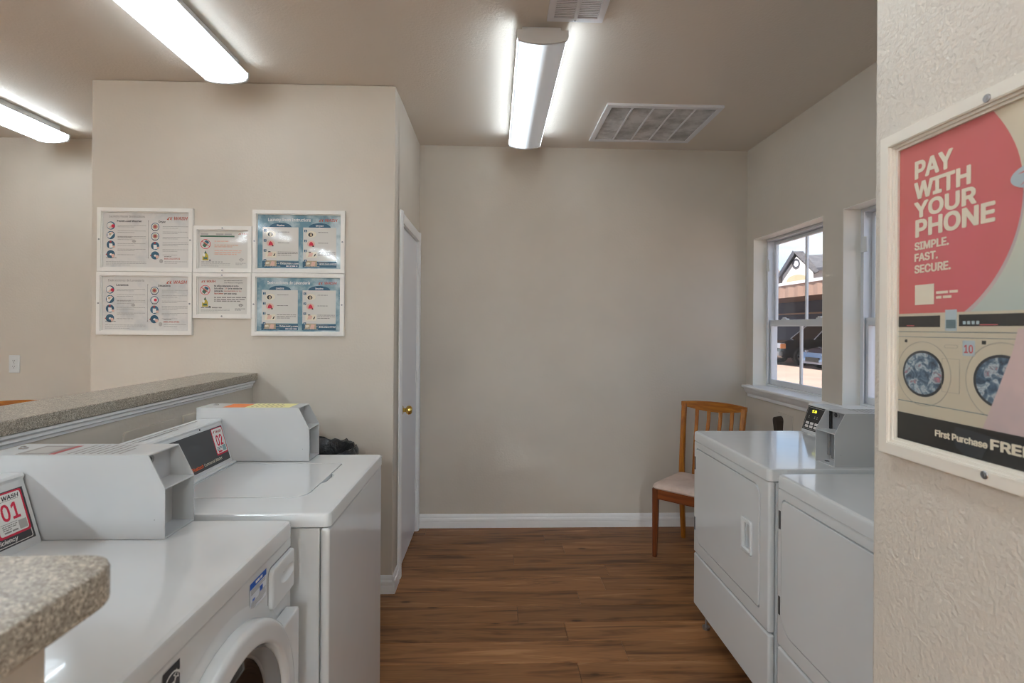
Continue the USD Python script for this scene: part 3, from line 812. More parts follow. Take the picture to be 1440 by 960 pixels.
# =================================================================== front-loading washer (01)
def washer_front():
    xf, xb, y0, y1 = -0.524, -1.215, 0.711, 1.362
    t = Thing("washing_machine", "white front-loading coin washer marked 01 with round glass door, nearest the camera", "washing machine", ((xf + xb) / 2, (y0 + y1) / 2, 0), group="coin washers along the half wall")
    yc, zc = 1.034, 0.552
    t.part("cabinet", diff(rbox(xb, xf - 0.018, y0 + 0.002, y1 - 0.002, 0.03, 0.893, 0.004), cyl("x", (0, yc, zc), 0.235, xb + 0.15, xf + 0.1, 48)), M["enamel"])
    front = rbox(xf - 0.0165, xf, y0 + 0.001, y1 - 0.001, 0.03, 0.894, 0.006, 3)
    emb = lathe([(0.225, 0.0), (0.325, 0.0), (0.318, 0.006), (0.300, 0.0095), (0.225, 0.0095)], "x", (xf - 0.001, yc, zc), 64)
    front = diff(front, cyl("x", (0, yc, zc), 0.230, xf - 0.1, xf + 0.1, 64))
    t.part("front_panel", front, M["enamel"], smooth=35)
    t.part("door_surround", lathe([(0.231, 0.0), (0.300, 0.0), (0.292, 0.0016), (0.280, 0.0028), (0.231, 0.0028), (0.231, 0.0)], "x", (xf + 0.0004, yc, zc), 72), M["enamel"], smooth=35)
    top = plate(rrect(xb, xf + 0.003, y0 - 0.001, y1 + 0.001, (0.006, 0.018, 0.018, 0.006), 5), "z", 0.897, DECK - 0.002, 0.009)
    t.part("top_deck", top, M["enamel"], smooth=35)
    # door: ring with a flat hinge tab on the far side
    do = xf + 0.045
    ringm = lathe([(0.218, 0.012), (0.2715, 0.0035), (0.2725, 0.005), (0.2725, 0.024), (0.270, 0.030), (0.264, 0.0342), (0.256, 0.0355), (0.232, 0.0365), (0.2275, 0.0360), (0.2245, 0.033), (0.222, 0.028), (0.218, 0.013)], "x", (xf, yc, zc), 72)
    tab = plate(rrect(yc + 0.16, yc + 0.292, zc - 0.178, zc + 0.178, 0.006), "x", xf + 0.003, xf + 0.0345, 0.004)
    tab = diff(tab, cyl("x", (0, yc, zc), 0.236, xf - 0.1, xf + 0.1, 64))
    dr = t.part("door", union(ringm, tab) if ringm.is_volume and tab.is_volume else cat(ringm, tab), M["enamel"], smooth=40, label="white round washer door with a flat hinge side")
    t.part("door_gasket", lathe([(0.170, -0.075), (0.226, -0.02), (0.2255, 0.004), (0.2165, 0.022), (0.206, 0.006), (0.202, -0.006), (0.198, -0.008), (0.194, -0.018), (0.187, -0.020), (0.182, -0.034), (0.172, -0.040), (0.168, -0.060)], "x", (xf, yc, zc), 56), M["gasket"], dr, smooth=40)
    bowl = [(0.0, -0.085), (0.06, -0.083), (0.11, -0.072), (0.150, -0.048), (0.178, -0.022), (0.196, -0.012), (0.196, -0.009), (0.176, -0.017), (0.147, -0.043), (0.108, -0.066), (0.06, -0.077), (0.0, -0.079)]
    t.part("door_glass", lathe(bowl, "x", (xf, yc, zc), 56), M["smoke_glass"], dr, smooth=40)
    t.part("drum", lathe([(0.0, -0.42), (0.226, -0.42), (0.228, -0.10), (0.200, -0.07), (0.180, -0.078), (0.210, -0.105), (0.215, -0.41), (0.0, -0.41)], "x", (xf, yc, zc), 48), M["drum"], smooth=40)
    for k in range(3):
        a = PI / 2 + 0.35 + k * 2 * PI / 3
        b = rbox(xf - 0.38, xf - 0.12, -0.018, 0.018, 0.155, 0.214, 0.012)
        b.apply_transform(trimesh.transformations.rotation_matrix(a, [1, 0, 0])); b.apply_translation((0, yc, zc))
        t.part("drum_paddle", b, M["drum"])
    # dispenser drawer
    pd = plate(rrect(1.224, 1.356, 0.768, 0.866, (0.016, 0.006, 0.006, 0.016)), "x", xf - 0.001, xf + 0.011, 0.006)
    scoop = lathe([(0, -0.02), (0.020, -0.018), (0.032, -0.006), (0.036, 0.004), (0, 0.004)], "x", (0, 0, 0), 24)
    scoop.apply_scale((0.5, 1.25, 0.5)); scoop.apply_translation((xf + 0.0105, 1.312, 0.822))
    t.part("drawer_seam", plate(rrect(1.2205, 1.3595, 0.7645, 0.8695, (0.019, 0.008, 0.008, 0.019)), "x", xf - 0.004, xf + 0.0006, 0.0003), M["grey_plastic"])
    t.part("detergent_drawer", diff(pd, scoop), M["plastic"], smooth=35)
    # stickers on the front
    F = Frame((xf + 0.0014, 0, 0), (0, 1, 0), (0, 0, 1))
    st = t.part("notice_sticker", F(rect(1.130, 1.209, 0.818, 0.8795)), M["print_sticker"], smooth=False, label="small white sticker with a blue heading")
    t.part("heading_band", F(rect(1.130, 1.209, 0.866, 0.8795, 0.0003)), M["print_blue"], st, smooth=False)
    t.part("heading_lettering", F(word_rows(random.Random(12), 1.156, 1.188, 0.8755, 1, 0.01, 0.0055, 0.0006, last=1.0)), M["print_white"], st, smooth=False)
    rr = random.Random(8)
    t.part("sticker_print", F(cat(word_rows(rr, 1.135, 1.204, 0.8635, 3, 0.0042, 0.002, 0.0003), word_rows(rr, 1.135, 1.170, 0.836, 4, 0.0042, 0.002, 0.0003), word_rows(rr, 1.172, 1.206, 0.842, 5, 0.0042, 0.002, 0.0003))), M["print_grey"], st, smooth=False)
    t.part("pictogram", F(cat(rect(1.176, 1.190, 0.843, 0.854, 0.0006), rect(1.141, 1.152, 0.838, 0.8425, 0.0006))), M["print_blue"], st, smooth=False)
    em = t.part("energy_emblem", F(rect(0.838, 0.882, 0.822, 0.8815)), M["print_dark"], smooth=False, label="black energy saving emblem with a star")
    arc = Point(0.862, 0.846).buffer(0.025, 24).difference(Point(0.862, 0.846).buffer(0.0225, 24)).intersection(sbox(0.838, 0.834, 0.882, 0.882))
    pts = []
    for k in range(10):
        r = 0.0085 if k % 2 == 0 else 0.0036
        pts.append((0.873 + r * math.sin(k * PI / 5), 0.861 + r * math.cos(k * PI / 5)))
    star = Polygon(pts).buffer(0.0006).difference(Polygon(pts).buffer(-0.0009))
    t.part("emblem_star", F(cat(*[flat(g, 0.0003) for g in getattr(arc, "geoms", [arc])], flat(star, 0.0003), text("energy", 0.8415, 0.846, 0.0105, 0.0003, width=0.027, bold=True, shear=0.3), text("ENERGY STAR", 0.841, 0.8255, 0.0055, 0.0003, width=0.037, bold=True))), M["print_white"], em, smooth=False)
    # control hood with the 01 label
    p = control_panel(t, 1, (-1.046, -1.088, -1.172, -1.182), y0 + 0.004, 1.2325, DECK - 0.003, 1.095)
    F = Frame((-1.0472, 0, 0.9425), (0, 1, 0), (-0.042, 0, 0.144))
    t.part("graphic_panel", F(rect(0.740, 1.222, 0.010, 0.129, 0.0006, 0.0006)), M["charcoal"], p, smooth=False, label="charcoal graphic strip")
    e = 0.0014
    t.part("panel_outline", F(flat(Polygon(rrect(0.745, 1.2165, 0.0135, 0.125, 0.004)).difference(Polygon(rrect(0.7465, 1.215, 0.015, 0.1235, 0.003))), e)), M["print_white"], p, smooth=False)
    t.part("number_label", F(flat(rrect(1.140, 1.2165, 0.031, 0.127, 0.005), e + 0.0004)), M["print_red"], p, smooth=False, label="white label with red border and number 01")
    t.part("label_face", F(flat(rrect(1.1445, 1.2120, 0.036, 0.1235, 0.005), e + 0.0008)), M["print_white"], p, smooth=False)
    e += 0.0012
    t.part("number_lettering", F(text("01", 1.158, 0.066, 0.035, e, width=0.042, bold=True)), M["print_red"], p, smooth=False)
    t.part("logo_lettering", F(cat(text("WASH", 1.166, 0.1105, 0.0088, e, width=0.040, bold=True, shear=0.2), flat([(1.150, 0.111), (1.163, 0.120), (1.155, 0.1185), (1.147, 0.113)], e), rect(1.160, 1.205, 0.1078, 0.1084, e))), M["print_dark"], p, smooth=False)
    t.part("label_print", F(cat(rect(1.150, 1.188, 0.0595, 0.0605, e), word_rows(random.Random(4), 1.152, 1.187, 0.0565, 3, 0.0042, 0.002, e), word_rows(random.Random(6), 1.154, 1.186, 0.0435, 1, 0.004, 0.0034, e, last=1.0))), M["print_grey"], p, smooth=False)
    t.part("code_patch", F(rect(1.1905, 1.2095, 0.037 + 0.002, 0.059, e)), M["print_pale"], p, smooth=False)
    t.part("model_lettering", F(text("High Efficiency", 1.094, 0.0195, 0.0088, 0.0014, width=0.086, bold=True, shear=0.15)), M["print_white"], p, smooth=False)
    coin_box(t, 1, -1.19, -0.770, 1.238, 1.357, DECK - 0.001, 1.133, 0.080, 0, "dark")
    for fx in (xb + 0.05, xf - 0.06):
        for fy in (y0 + 0.05, y1 - 0.05):
            t.part("foot", cyl("z", (fx, fy, 0), 0.022, 0.0, 0.032, 14), M["black"])


M["gasket"] = mat("grey_gasket", lin(120, 120, 120, K), 0.35)
M["drum"] = mat("dark_drum_steel", (0.022, 0.022, 0.024), 0.45, metallic=0.0)
M["print_sticker"] = mat("print_sticker", lin(196, 200, 205, K), 0.4)
washer_front()


# =================================================================== dryers
def dryer():
    xf, xb, y0, y1 = 0.979, 1.70, 1.802, 2.493
    t = Thing("clothes_dryer", "white coin dryer with a lit control display, the farther of the two by the windows", "dryer", ((xf + xb) / 2, (y0 + y1) / 2, 0), group="coin dryers along the window wall")
    t.part("cabinet", rbox(xf + 0.027, xb, y0 + 0.002, y1 - 0.002, 0.10, 0.893, 0.004), M["enamel"])
    t.part("lower_panel", rbox(xf + 0.001, xf + 0.0255, y0 + 0.001, y1 - 0.001, 0.10, 0.350, 0.008, 3), M["enamel"])
    up = rbox(xf, xf + 0.0255, y0 + 0.001, y1 - 0.001, 0.3555, 0.894, 0.008, 3)
    dy0, dy1, dz0, dz1 = 1.862, 2.466, 0.412, 0.864
    rad = (0.055, 0.012, 0.022, 0.045)    # (y0,z0) is near bottom
    rad = (0.012, 0.060, 0.022, 0.040)
    hole = ext(Polygon(rrect(dy0, dy1, dz0, dz1, rad, 6)), "x", xf - 0.01, xf + 0.012)
    t.part("front_panel", diff(up, hole), M["enamel"], smooth=35)
    dp = plate(rrect(dy0 + 0.0042, dy1 - 0.0042, dz0 + 0.0042, dz1 - 0.0042, rad, 6), "x", xf + 0.012, xf - 0.003, 0.003)
    hy0, hy1, hz0, hz1 = 1.915, 1.996, 0.578, 0.707
    cup = plate(rrect(hy0 + 0.010, hy1 - 0.010, hz0 + 0.012, hz1 - 0.012, 0.012), "x", xf + 0.009, xf - 0.02, 0.001)
    dr = t.part("door", diff(dp, cup), M["enamel"], smooth=35)
    bez = plate(rrect(hy0, hy1, hz0, hz1, 0.010), "x", xf - 0.002, xf - 0.0095, 0.004)
    inner = hull([(xf - 0.012, hy0 + 0.008, hz0 + 0.012), (xf - 0.012, hy0 + 0.008, hz1 - 0.012), (xf - 0.012, hy1 - 0.008, hz0 + 0.012), (xf - 0.012, hy1 - 0.008, hz1 - 0.012),
                  (xf + 0.006, hy0 + 0.014, hz0 + 0.02), (xf + 0.006, hy0 + 0.014, hz1 - 0.02), (xf + 0.001, hy1 - 0.022, hz0 + 0.02), (xf + 0.001, hy1 - 0.022, hz1 - 0.02)])
    t.part("door_handle", diff(bez, inner), M["plastic"], dr, smooth=35)
    for hz in (0.787, 0.495):
        t.part("hinge", rbox(xf - 0.0022, xf + 0.004, dy1 + 0.004, dy1 + 0.014, hz - 0.031, hz + 0.031, 0.001), M["steel_dark"])
    top = plate(rrect(xf - 0.003, xb, y0 - 0.001, y1 + 0.001, (0.018, 0.006, 0.006, 0.018), 5), "z", 0.897, 0.940, 0.010)
    t.part("top_deck", top, M["enamel"], smooth=35)
    p = control_panel(t, -1, (1.510, 1.548, 1.640, 1.650), 1.936, y1 - 0.004, 0.938, 1.075)
    F = Frame((1.5115, 0, 0.942), (0, -1, 0), (0.038, 0, 0.13))
    t.part("graphic_panel", F(rect(-2.488, -2.00, 0.012, 0.128, 0.0008, 0.0006)), M["black"], p, smooth=False, label="black control display with grey keys")
    e = 0.0016
    t.part("panel_outline", F(flat(Polygon([(-2.483, 0.017), (-2.03, 0.017), (-2.03, 0.123), (-2.483, 0.123)], [[(-2.4812, 0.0188), (-2.0318, 0.0188), (-2.0318, 0.1212), (-2.4812, 0.1212)]]), e)), M["print_pale"], p, smooth=False)
    t.part("display_digits", F(cat(text("58", -2.446, 0.0985, 0.013, e, width=0.034, bold=True))), M["lcd"], p, smooth=False, label="yellow-green lit digits")
    ic = []
    for u in (-2.459, -2.416, -2.398):
        ic += [rect(u - 0.004, u + 0.004, 0.071, 0.0745, e), rect(u - 0.002, u + 0.002, 0.077, 0.083, e)]
    t.part("panel_print", F(cat(*ic)), M["print_pale"], p, smooth=False)
    for i, u in enumerate((-2.470, -2.436, -2.402, -2.368)):
        for v in (0.046, 0.030):
            t.part("key", F(ext(Polygon(rrect(u, u + 0.024, v - 0.006, v + 0.006, 0.002)), "z", e, e + 0.0012)), M["print_white"], p, smooth=False)
    coin_box(t, -1, 1.655, 1.229, 1.822, 1.933, 0.9395, 1.134, 0.075, 1, "notice")
    for fx in (xb - 0.05, xf + 0.045):
        for fy in (y0 + 0.05, y1 - 0.05):
            t.part("foot", cat(cyl("z", (fx, fy, 0), 0.018, 0.0, 0.012, 14), cyl("z", (fx, fy, 0), 0.006, 0.012, 0.102, 10)), M["steel"])
    return t


M["steel_dark"] = mat("dark_hinge_steel", (0.09, 0.09, 0.09), 0.4, metallic=0.5)
M["lcd"] = mat("lcd_digits", lin(170, 175, 40), 0.5, emit=0.45, emit_color=lin(190, 190, 40))
dry = dryer()
dry.copy((dry.loc[0], dry.loc[1] - 0.743, 0), label="white coin dryer nearer the camera, half hidden behind the poster wall")


# =================================================================== framed notices on the closet wall
def cloudy(name, a, b, scale, lo, hi, rough=0.5):
    return mat(name, a, rough, mix=(b, scale, lo, hi))


M["sheet"] = cloudy("notice_sheet", lin(196, 193, 189, K), lin(170, 172, 173, K), 7, 0.52, 0.72)
M["sheet_plain"] = mat("notice_sheet_plain", lin(192, 189, 183, K), 0.5)
M["sheet_blue"] = cloudy("notice_sheet_blue", lin(92, 128, 142, K), lin(178, 190, 193, K), 8, 0.42, 0.64)
M["wash_red"] = mat("print_logo_red", lin(165, 75, 60, K), 0.5)


def frame_shape(w, h, fw, d, out=0.0):
    """Picture frame with a chamfered inner lip, centred at the origin."""
    o = Polygon([(-w / 2, -h / 2), (w / 2, -h / 2), (w / 2, h / 2), (-w / 2, h / 2)])
    lay = []
    for inset, za, zb in ((fw, 0.0, d * 0.6), (fw - 0.004, d * 0.6, d * 0.85)):
        lay.append(flat(o.difference(o.buffer(-inset, join_style=2)), za, zb - za))
    r = 0.0015
    lay.append(flat(o.buffer(-r, join_style=2).difference(o.buffer(-(fw - 0.004), join_style=2)), d * 0.85, d * 0.15))
    return cat(*lay)


def bowed(w, h, z, bow):
    """Clear acrylic sheet that bows out a little."""
    nx, ny = 33, 25
    V, F = [], []
    for j in range(ny):
        for i in range(nx):
            u, v = i / (nx - 1) * 2 - 1, j / (ny - 1) * 2 - 1
            V.append((u * w / 2, v * h / 2, z + bow * (1 - u * u) * (1 - v * v)))
    for j in range(ny - 1):
        for i in range(nx - 1):
            a = j * nx + i
            F += [(a, a + 1, a + nx + 1), (a, a + nx + 1, a + nx)]
    return trimesh.Trimesh(np.array(V), F, process=False)


def notice(x0, x1, z0, z1, label, group, screws, body, sheet, bow=0.004, fw=0.024):
    c = ((x0 + x1) / 2, YC, (z0 + z1) / 2)
    w, h = x1 - x0, z1 - z0
    F = Frame((c[0], YC - 0.0005, c[2]), (1, 0, 0), (0, 0, 1))
    t = Thing("framed_notice", label, "notice", c, group=group)
    t.part("frame", F(frame_shape(w, h, fw, 0.017)), M["frame_white"], smooth=False)
    sh = t.part("printed_sheet", F(rect(-w / 2 + fw - 0.003, w / 2 - fw + 0.003, -h / 2 + fw - 0.003, h / 2 - fw + 0.003, 0.003, 0.0005)), M[sheet], smooth=False)
    body(t, F, sh, w / 2 - fw, h / 2 - fw, 0.0037)
    t.part("glazing", F(bowed(w - 2 * fw + 0.006, h - 2 * fw + 0.006, 0.0062, bow)), M["acrylic"], smooth=True)
    for sx, sy in screws:
        t.part("screw", F(cyl("z", (sx * (w / 2 - fw / 2), sy * (h / 2 - fw / 2), 0.017), 0.0045, -0.002, 0.0014, 14, 0.0005)), M["steel"])


def logo(u, v, h, w, wid):
    """Swoosh and WASH lettering."""
    sw = Polygon([(u, v + 0.05 * h), (u + 0.55 * h, v + 0.75 * h), (u + 1.5 * h, v + 1.0 * h), (u + 0.8 * h, v + 0.65 * h), (u + 0.55 * h, v + 0.3 * h), (u + 0.75 * h, v - 0.1 * h), (u + 0.25 * h, v + 0.0 * h)])
    sw2 = Polygon([(u + 1.05 * h, v + 0.1 * h), (u + 1.2 * h, v + 0.65 * h), (u + 1.85 * h, v + 0.95 * h), (u + 1.5 * h, v + 0.55 * h), (u + 1.45 * h, v + 0.2 * h), (u + 1.7 * h, v - 0.1 * h)])
    return cat(flat(sw, w), flat(sw2, w), text("WASH", u + 2.15 * h, v, h, w, width=wid - 2.3 * h, bold=True, shear=0.22))


def step_icon(rng, cx, cy, r, w, look):
    """(material, mesh) layers of a small round step picture."""
    out = []
    if look < 4:
        out.append(("print_teal", disc(cx, cy, r, w, seg=28)))
    if look == 0:
        out += [("print_white", disc(cx - 0.1 * r, cy, r * 0.8, w + 0.0004)), ("print_red", disc(cx + 0.55 * r, cy - 0.1 * r, r * 0.42, w + 0.0008)), ("print_pink", flat([(cx - 0.6 * r, cy - 0.6 * r), (cx + 0.5 * r, cy - 0.5 * r), (cx + 0.1 * r, cy + 0.1 * r)], w + 0.0008))]
    elif look == 1:
        out += [("print_white", flat([(cx - 0.8 * r, cy - 0.5 * r), (cx - 0.2 * r, cy - 0.75 * r), (cx + 0.75 * r, cy + 0.4 * r), (cx + 0.1 * r, cy + 0.85 * r), (cx - 0.8 * r, cy + 0.5 * r)], w + 0.0004)), ("print_tan", disc(cx - 0.15 * r, cy + 0.25 * r, r * 0.3, w + 0.0008)), ("print_pink", disc(cx + 0.3 * r, cy + 0.55 * r, r * 0.22, w + 0.0008))]
    elif look == 2:
        out += [("print_white", flat([(cx - 0.35 * r, cy - 0.85 * r), (cx + 0.5 * r, cy - 0.75 * r), (cx + 0.4 * r, cy + 0.25 * r), (cx - 0.4 * r, cy + 0.3 * r)], w + 0.0004)), ("print_brick", disc(cx - 0.05 * r, cy + 0.72 * r, r * 0.26, w + 0.0004)), ("print_pink", disc(cx + 0.75 * r, cy - 0.5 * r, r * 0.3, w + 0.0008))]
    elif look == 3:
        out += [("print_white", disc(cx + 0.05 * r, cy - 0.05 * r, r * 0.32, w + 0.0004, ry=r * 0.26)), ("print_brick", disc(cx - 1.0 * r, cy - 0.05 * r, r * 0.16, w + 0.0008)), ("print_pink", flat([(cx + 0.4 * r, cy - 0.9 * r), (cx + 1.0 * r, cy - 0.5 * r), (cx + 0.75 * r, cy + 0.1 * r), (cx + 0.1 * r, cy - 0.1 * r)], w + 0.0008))]
    elif look in (4, 5):
        out += [("print_teal", ring(cx, cy, r * 0.86, r, w)), ("print_tan" if look == 4 else "print_white", disc(cx, cy + 0.05 * r, r * 0.62, w + 0.0004)), ("print_brick" if look == 4 else "print_red", disc(cx + (0 if look == 4 else 0.25 * r), cy + 0.05 * r, r * 0.36, w + 0.0008)), ("print_dark", rect(cx - 0.55 * r, cx + 0.55 * r, cy - 0.98 * r, cy - 0.80 * r, w + 0.0008))]
    return out


def place_layers(t, F, sh, name, layers):
    by = {}
    for m, g in layers:
        by.setdefault(m, []).append(g)
    first = None
    for m, gs in by.items():
        t.part(name, F(cat(*gs)), M[m], sh, smooth=False)


def white_body(title, left, right, foot, seed):
    def body(t, F, sh, a, b, w):
        rg = random.Random(seed)
        t.part("title_lettering", F(text(title, -a + 0.030, b - 0.026, 0.0115, w, width=0.186)), M["print_grey"], sh, smooth=False)
        t.part("logo_lettering", F(logo(a - 0.118, b - 0.036, 0.0165, w, 0.108)), M["wash_red"], sh, smooth=False)
        t.part("column_heading", F(text(left, -a + 0.072, b - 0.050, 0.0105, w, bold=True)), M["print_dark"], sh, smooth=False)
        t.part("column_heading", F(text(right, a - 0.160, b - 0.052, 0.0105, w, bold=True)), M["print_dark"], sh, smooth=False)
        t.part("divider_rule", F(cat(rect(0.010, 0.0115, -b + 0.05, b - 0.045, w), disc(0.0108, b - 0.043, 0.0025, w), disc(0.0108, -b + 0.05, 0.0025, w))), M["print_grey"], sh, smooth=False)
        for col, (cx, looks) in enumerate(((-a + 0.040, (0, 1, 2, 3)), (0.046, (4, 5 if title.startswith("Ins") else 4, 2, 3)))):
            for k, lk in enumerate(looks):
                cy = b - 0.070 - col * 0.004 - k * 0.0505
                place_layers(t, F, sh, "step_picture", step_icon(rg, cx, cy, 0.0215, w, lk))
        ul, ur = (-a + 0.075, -0.002), (0.085, a - 0.006)
        rows = []
        v = b - 0.066
        for n in (2, 2, 3, 2, 2, 1):
            rows.append(word_rows(rg, *ul, v, n, 0.0085, 0.0032, w)); v -= n * 0.0085 + 0.0125
        v = b - 0.070
        for n in (2, 2, 2, 3, 2, 1):
            rows.append(word_rows(rg, *ur, v, n, 0.0085, 0.0032, w)); v -= n * 0.0085 + 0.0115
        rows.append(word_rows(rg, -a + 0.016, 0.0, -b + 0.030, 3, 0.0085, 0.0032, w))
        rows.append(word_rows(rg, 0.095, a - 0.012, -b + 0.033, 2, 0.0085, 0.0032, w))
        t.part("body_text_lines", F(cat(*rows)), M["print_pale"], sh, smooth=False)
        t.part("bold_text_lines", F(cat(word_rows(rg, -a + 0.075, -0.03, b - 0.128, 1, 0.01, 0.0034, w), word_rows(rg, 0.094, 0.16, -b + 0.060, 1, 0.01, 0.0036, w), word_rows(rg, -a + 0.016, -a + 0.07, -b + 0.050, 1, 0.01, 0.0036, w, last=1.0))), M["print_grey"], sh, smooth=False)
        t.part("phone_lettering", F(text("800.342.5932", 0.094, -b + 0.043, 0.0080, w, width=0.082, bold=True)), M["wash_red"], sh, smooth=False)
        t.part("small_emblem", F(cat(disc(-a + 0.160, b - 0.152, 0.0105, w, ry=0.007), disc(0.078, -b + 0.034, 0.0095, w, ry=0.011))), M["print_pale"], sh, smooth=False)
    return body


def blue_body(title, left, right, seed):
    def body(t, F, sh, a, b, w):
        rg = random.Random(seed)
        t.part("title_lettering", F(text(title, -a + 0.055, b - 0.034, 0.0155, w + 0.0004, width=0.225, bold=True)), M["print_white"], sh, smooth=False)
        t.part("logo_lettering", F(logo(a - 0.118, b - 0.034, 0.0145, w + 0.0004, 0.098)), M["wash_red"], sh, smooth=False)
        pc = 0.0
        for k, (u0, u1, head) in enumerate(((-a + 0.026, -0.005, left), (0.020, a - 0.024, right))):
            um = (u0 + u1) / 2
            arch = [(um + 0.058 * math.cos(q), b - 0.066 + 0.024 * math.sin(q)) for q in np.linspace(0, PI, 15)]
            t.part("heading_arch", F(flat(arch, w)), M["print_teal"], sh, smooth=False)
            t.part("column_heading", F(text(head, um - 0.021, b - 0.061, 0.0095, w + 0.0005, width=0.042, bold=True)), M["print_white"], sh, smooth=False)
            t.part("text_panel", F(rect(u0, u1, -b + 0.043, b - 0.066, w)), M["sheet_plain"], sh, smooth=False)
            t.part("footer_band", F(rect(u0 - 0.002, u1 + 0.002, -b + 0.006, -b + 0.039, w)), M["print_teal"], sh, smooth=False)
            rows = []
            for j in range(4):
                v = b - 0.078 - j * 0.0535
                t.part("step_number", F(rect(u0 + 0.006, u0 + 0.020, v - 0.013, v, w + 0.0008)), M["print_teal"], sh, smooth=False)
                t.part("step_numeral", F(text(str(j + 1), u0 + 0.0105, v - 0.0105, 0.008, w + 0.0012, bold=True)), M["print_white"], sh, smooth=False)
                cx, cy = u0 + 0.044, v - 0.024
                kind = (j + k) % 4 if j < 2 else j
                if j == 0:
                    L = [("print_cream", disc(cx, cy, 0.026, w + 0.0004, ry=0.017)), ("print_dark", disc(cx - 0.004, cy - 0.003, 0.013, w + 0.0008, ry=0.011)), ("print_tan", disc(cx - 0.002, cy - 0.004, 0.006, w + 0.0012, ry=0.009))]
                elif j == 1:
                    L = [("print_pink", disc(cx - 0.002, cy + 0.002, 0.021, w + 0.0004, ry=0.017)), ("print_red", flat([(cx - 0.013, cy - 0.008), (cx + 0.012, cy - 0.008), (cx + 0.008, cy + 0.006), (cx - 0.002, cy + 0.014), (cx - 0.010, cy + 0.006)], w + 0.0008)), ("print_dark", rect(cx + 0.006, cx + 0.014, cy - 0.014, cy - 0.008, w + 0.0012))]
                elif j == 2:
                    L = [("print_cream", rect(cx - 0.028, cx + 0.028, cy - 0.019, cy + 0.012, w + 0.0004)), ("print_pink", flat([(cx - 0.018, cy - 0.014), (cx + 0.004, cy - 0.012), (cx + 0.010, cy + 0.006), (cx - 0.010, cy + 0.010)], w + 0.0008)), ("print_dark", cat(flat([(cx + 0.012, cy - 0.012), (cx + 0.020, cy - 0.011), (cx + 0.024, cy + 0.002), (cx + 0.020, cy + 0.002)], w + 0.0008), rect(cx - 0.014, cx - 0.002, cy + 0.008, cy + 0.013, w + 0.0008)))]
                else:
                    L = [("print_tan", rect(cx - 0.030, cx + 0.030, cy - 0.012, cy + 0.018, w + 0.0004)), ("print_pink", flat([(cx - 0.004, cy - 0.010), (cx + 0.018, cy - 0.011), (cx + 0.022, cy + 0.012), (cx + 0.004, cy + 0.014)], w + 0.0008)), ("print_cream", flat([(cx - 0.024, cy - 0.002), (cx - 0.006, cy + 0.002), (cx - 0.010, cy + 0.010), (cx - 0.026, cy + 0.008)], w + 0.0008))]
                place_layers(t, F, sh, "step_picture", L)
                rows.append(word_rows(rg, u0 + 0.080, u1 - (0.004 if j == 2 else 0.02), v - 0.012 - (0.004 if j == 1 else 0), (1, 1, 3, 1)[j], 0.0085, 0.0034, w + 0.0004, last=0.7))
            t.part("body_text_lines", F(cat(*rows)), M["print_grey"], sh, smooth=False)
            t.part("footer_print", F(cat(word_rows(rg, u0 + 0.012 + 0.022 * k, um - 0.006 + 0.0 * k, -b + 0.028, 1, 0.01, 0.0036, w + 0.0004, last=1.0), word_rows(rg, u0 + 0.008, um + 0.0, -b + 0.014, 1, 0.01, 0.0032, w + 0.0004, last=1.0))), M["print_pale"], sh, smooth=False)
            if k == 0:
                t.part("footer_lettering", F(cat(text("fixlaundry.com", um - 0.001, -b + 0.0225, 0.0105, w + 0.0004, width=0.098, bold=True), word_rows(rg, um + 0.03, u1 - 0.004, -b + 0.016, 1, 0.01, 0.0055, w + 0.0004, last=1.0))), M["print_white"], sh, smooth=False)
            else:
                t.part("footer_lettering", F(cat(text("800.342.5932", um + 0.000, -b + 0.0200, 0.0105, w + 0.0004, width=0.088, bold=True), rect(u0 + 0.016, u0 + 0.030, -b + 0.019, -b + 0.034, w + 0.0004))), M["print_white"], sh, smooth=False)
    return body


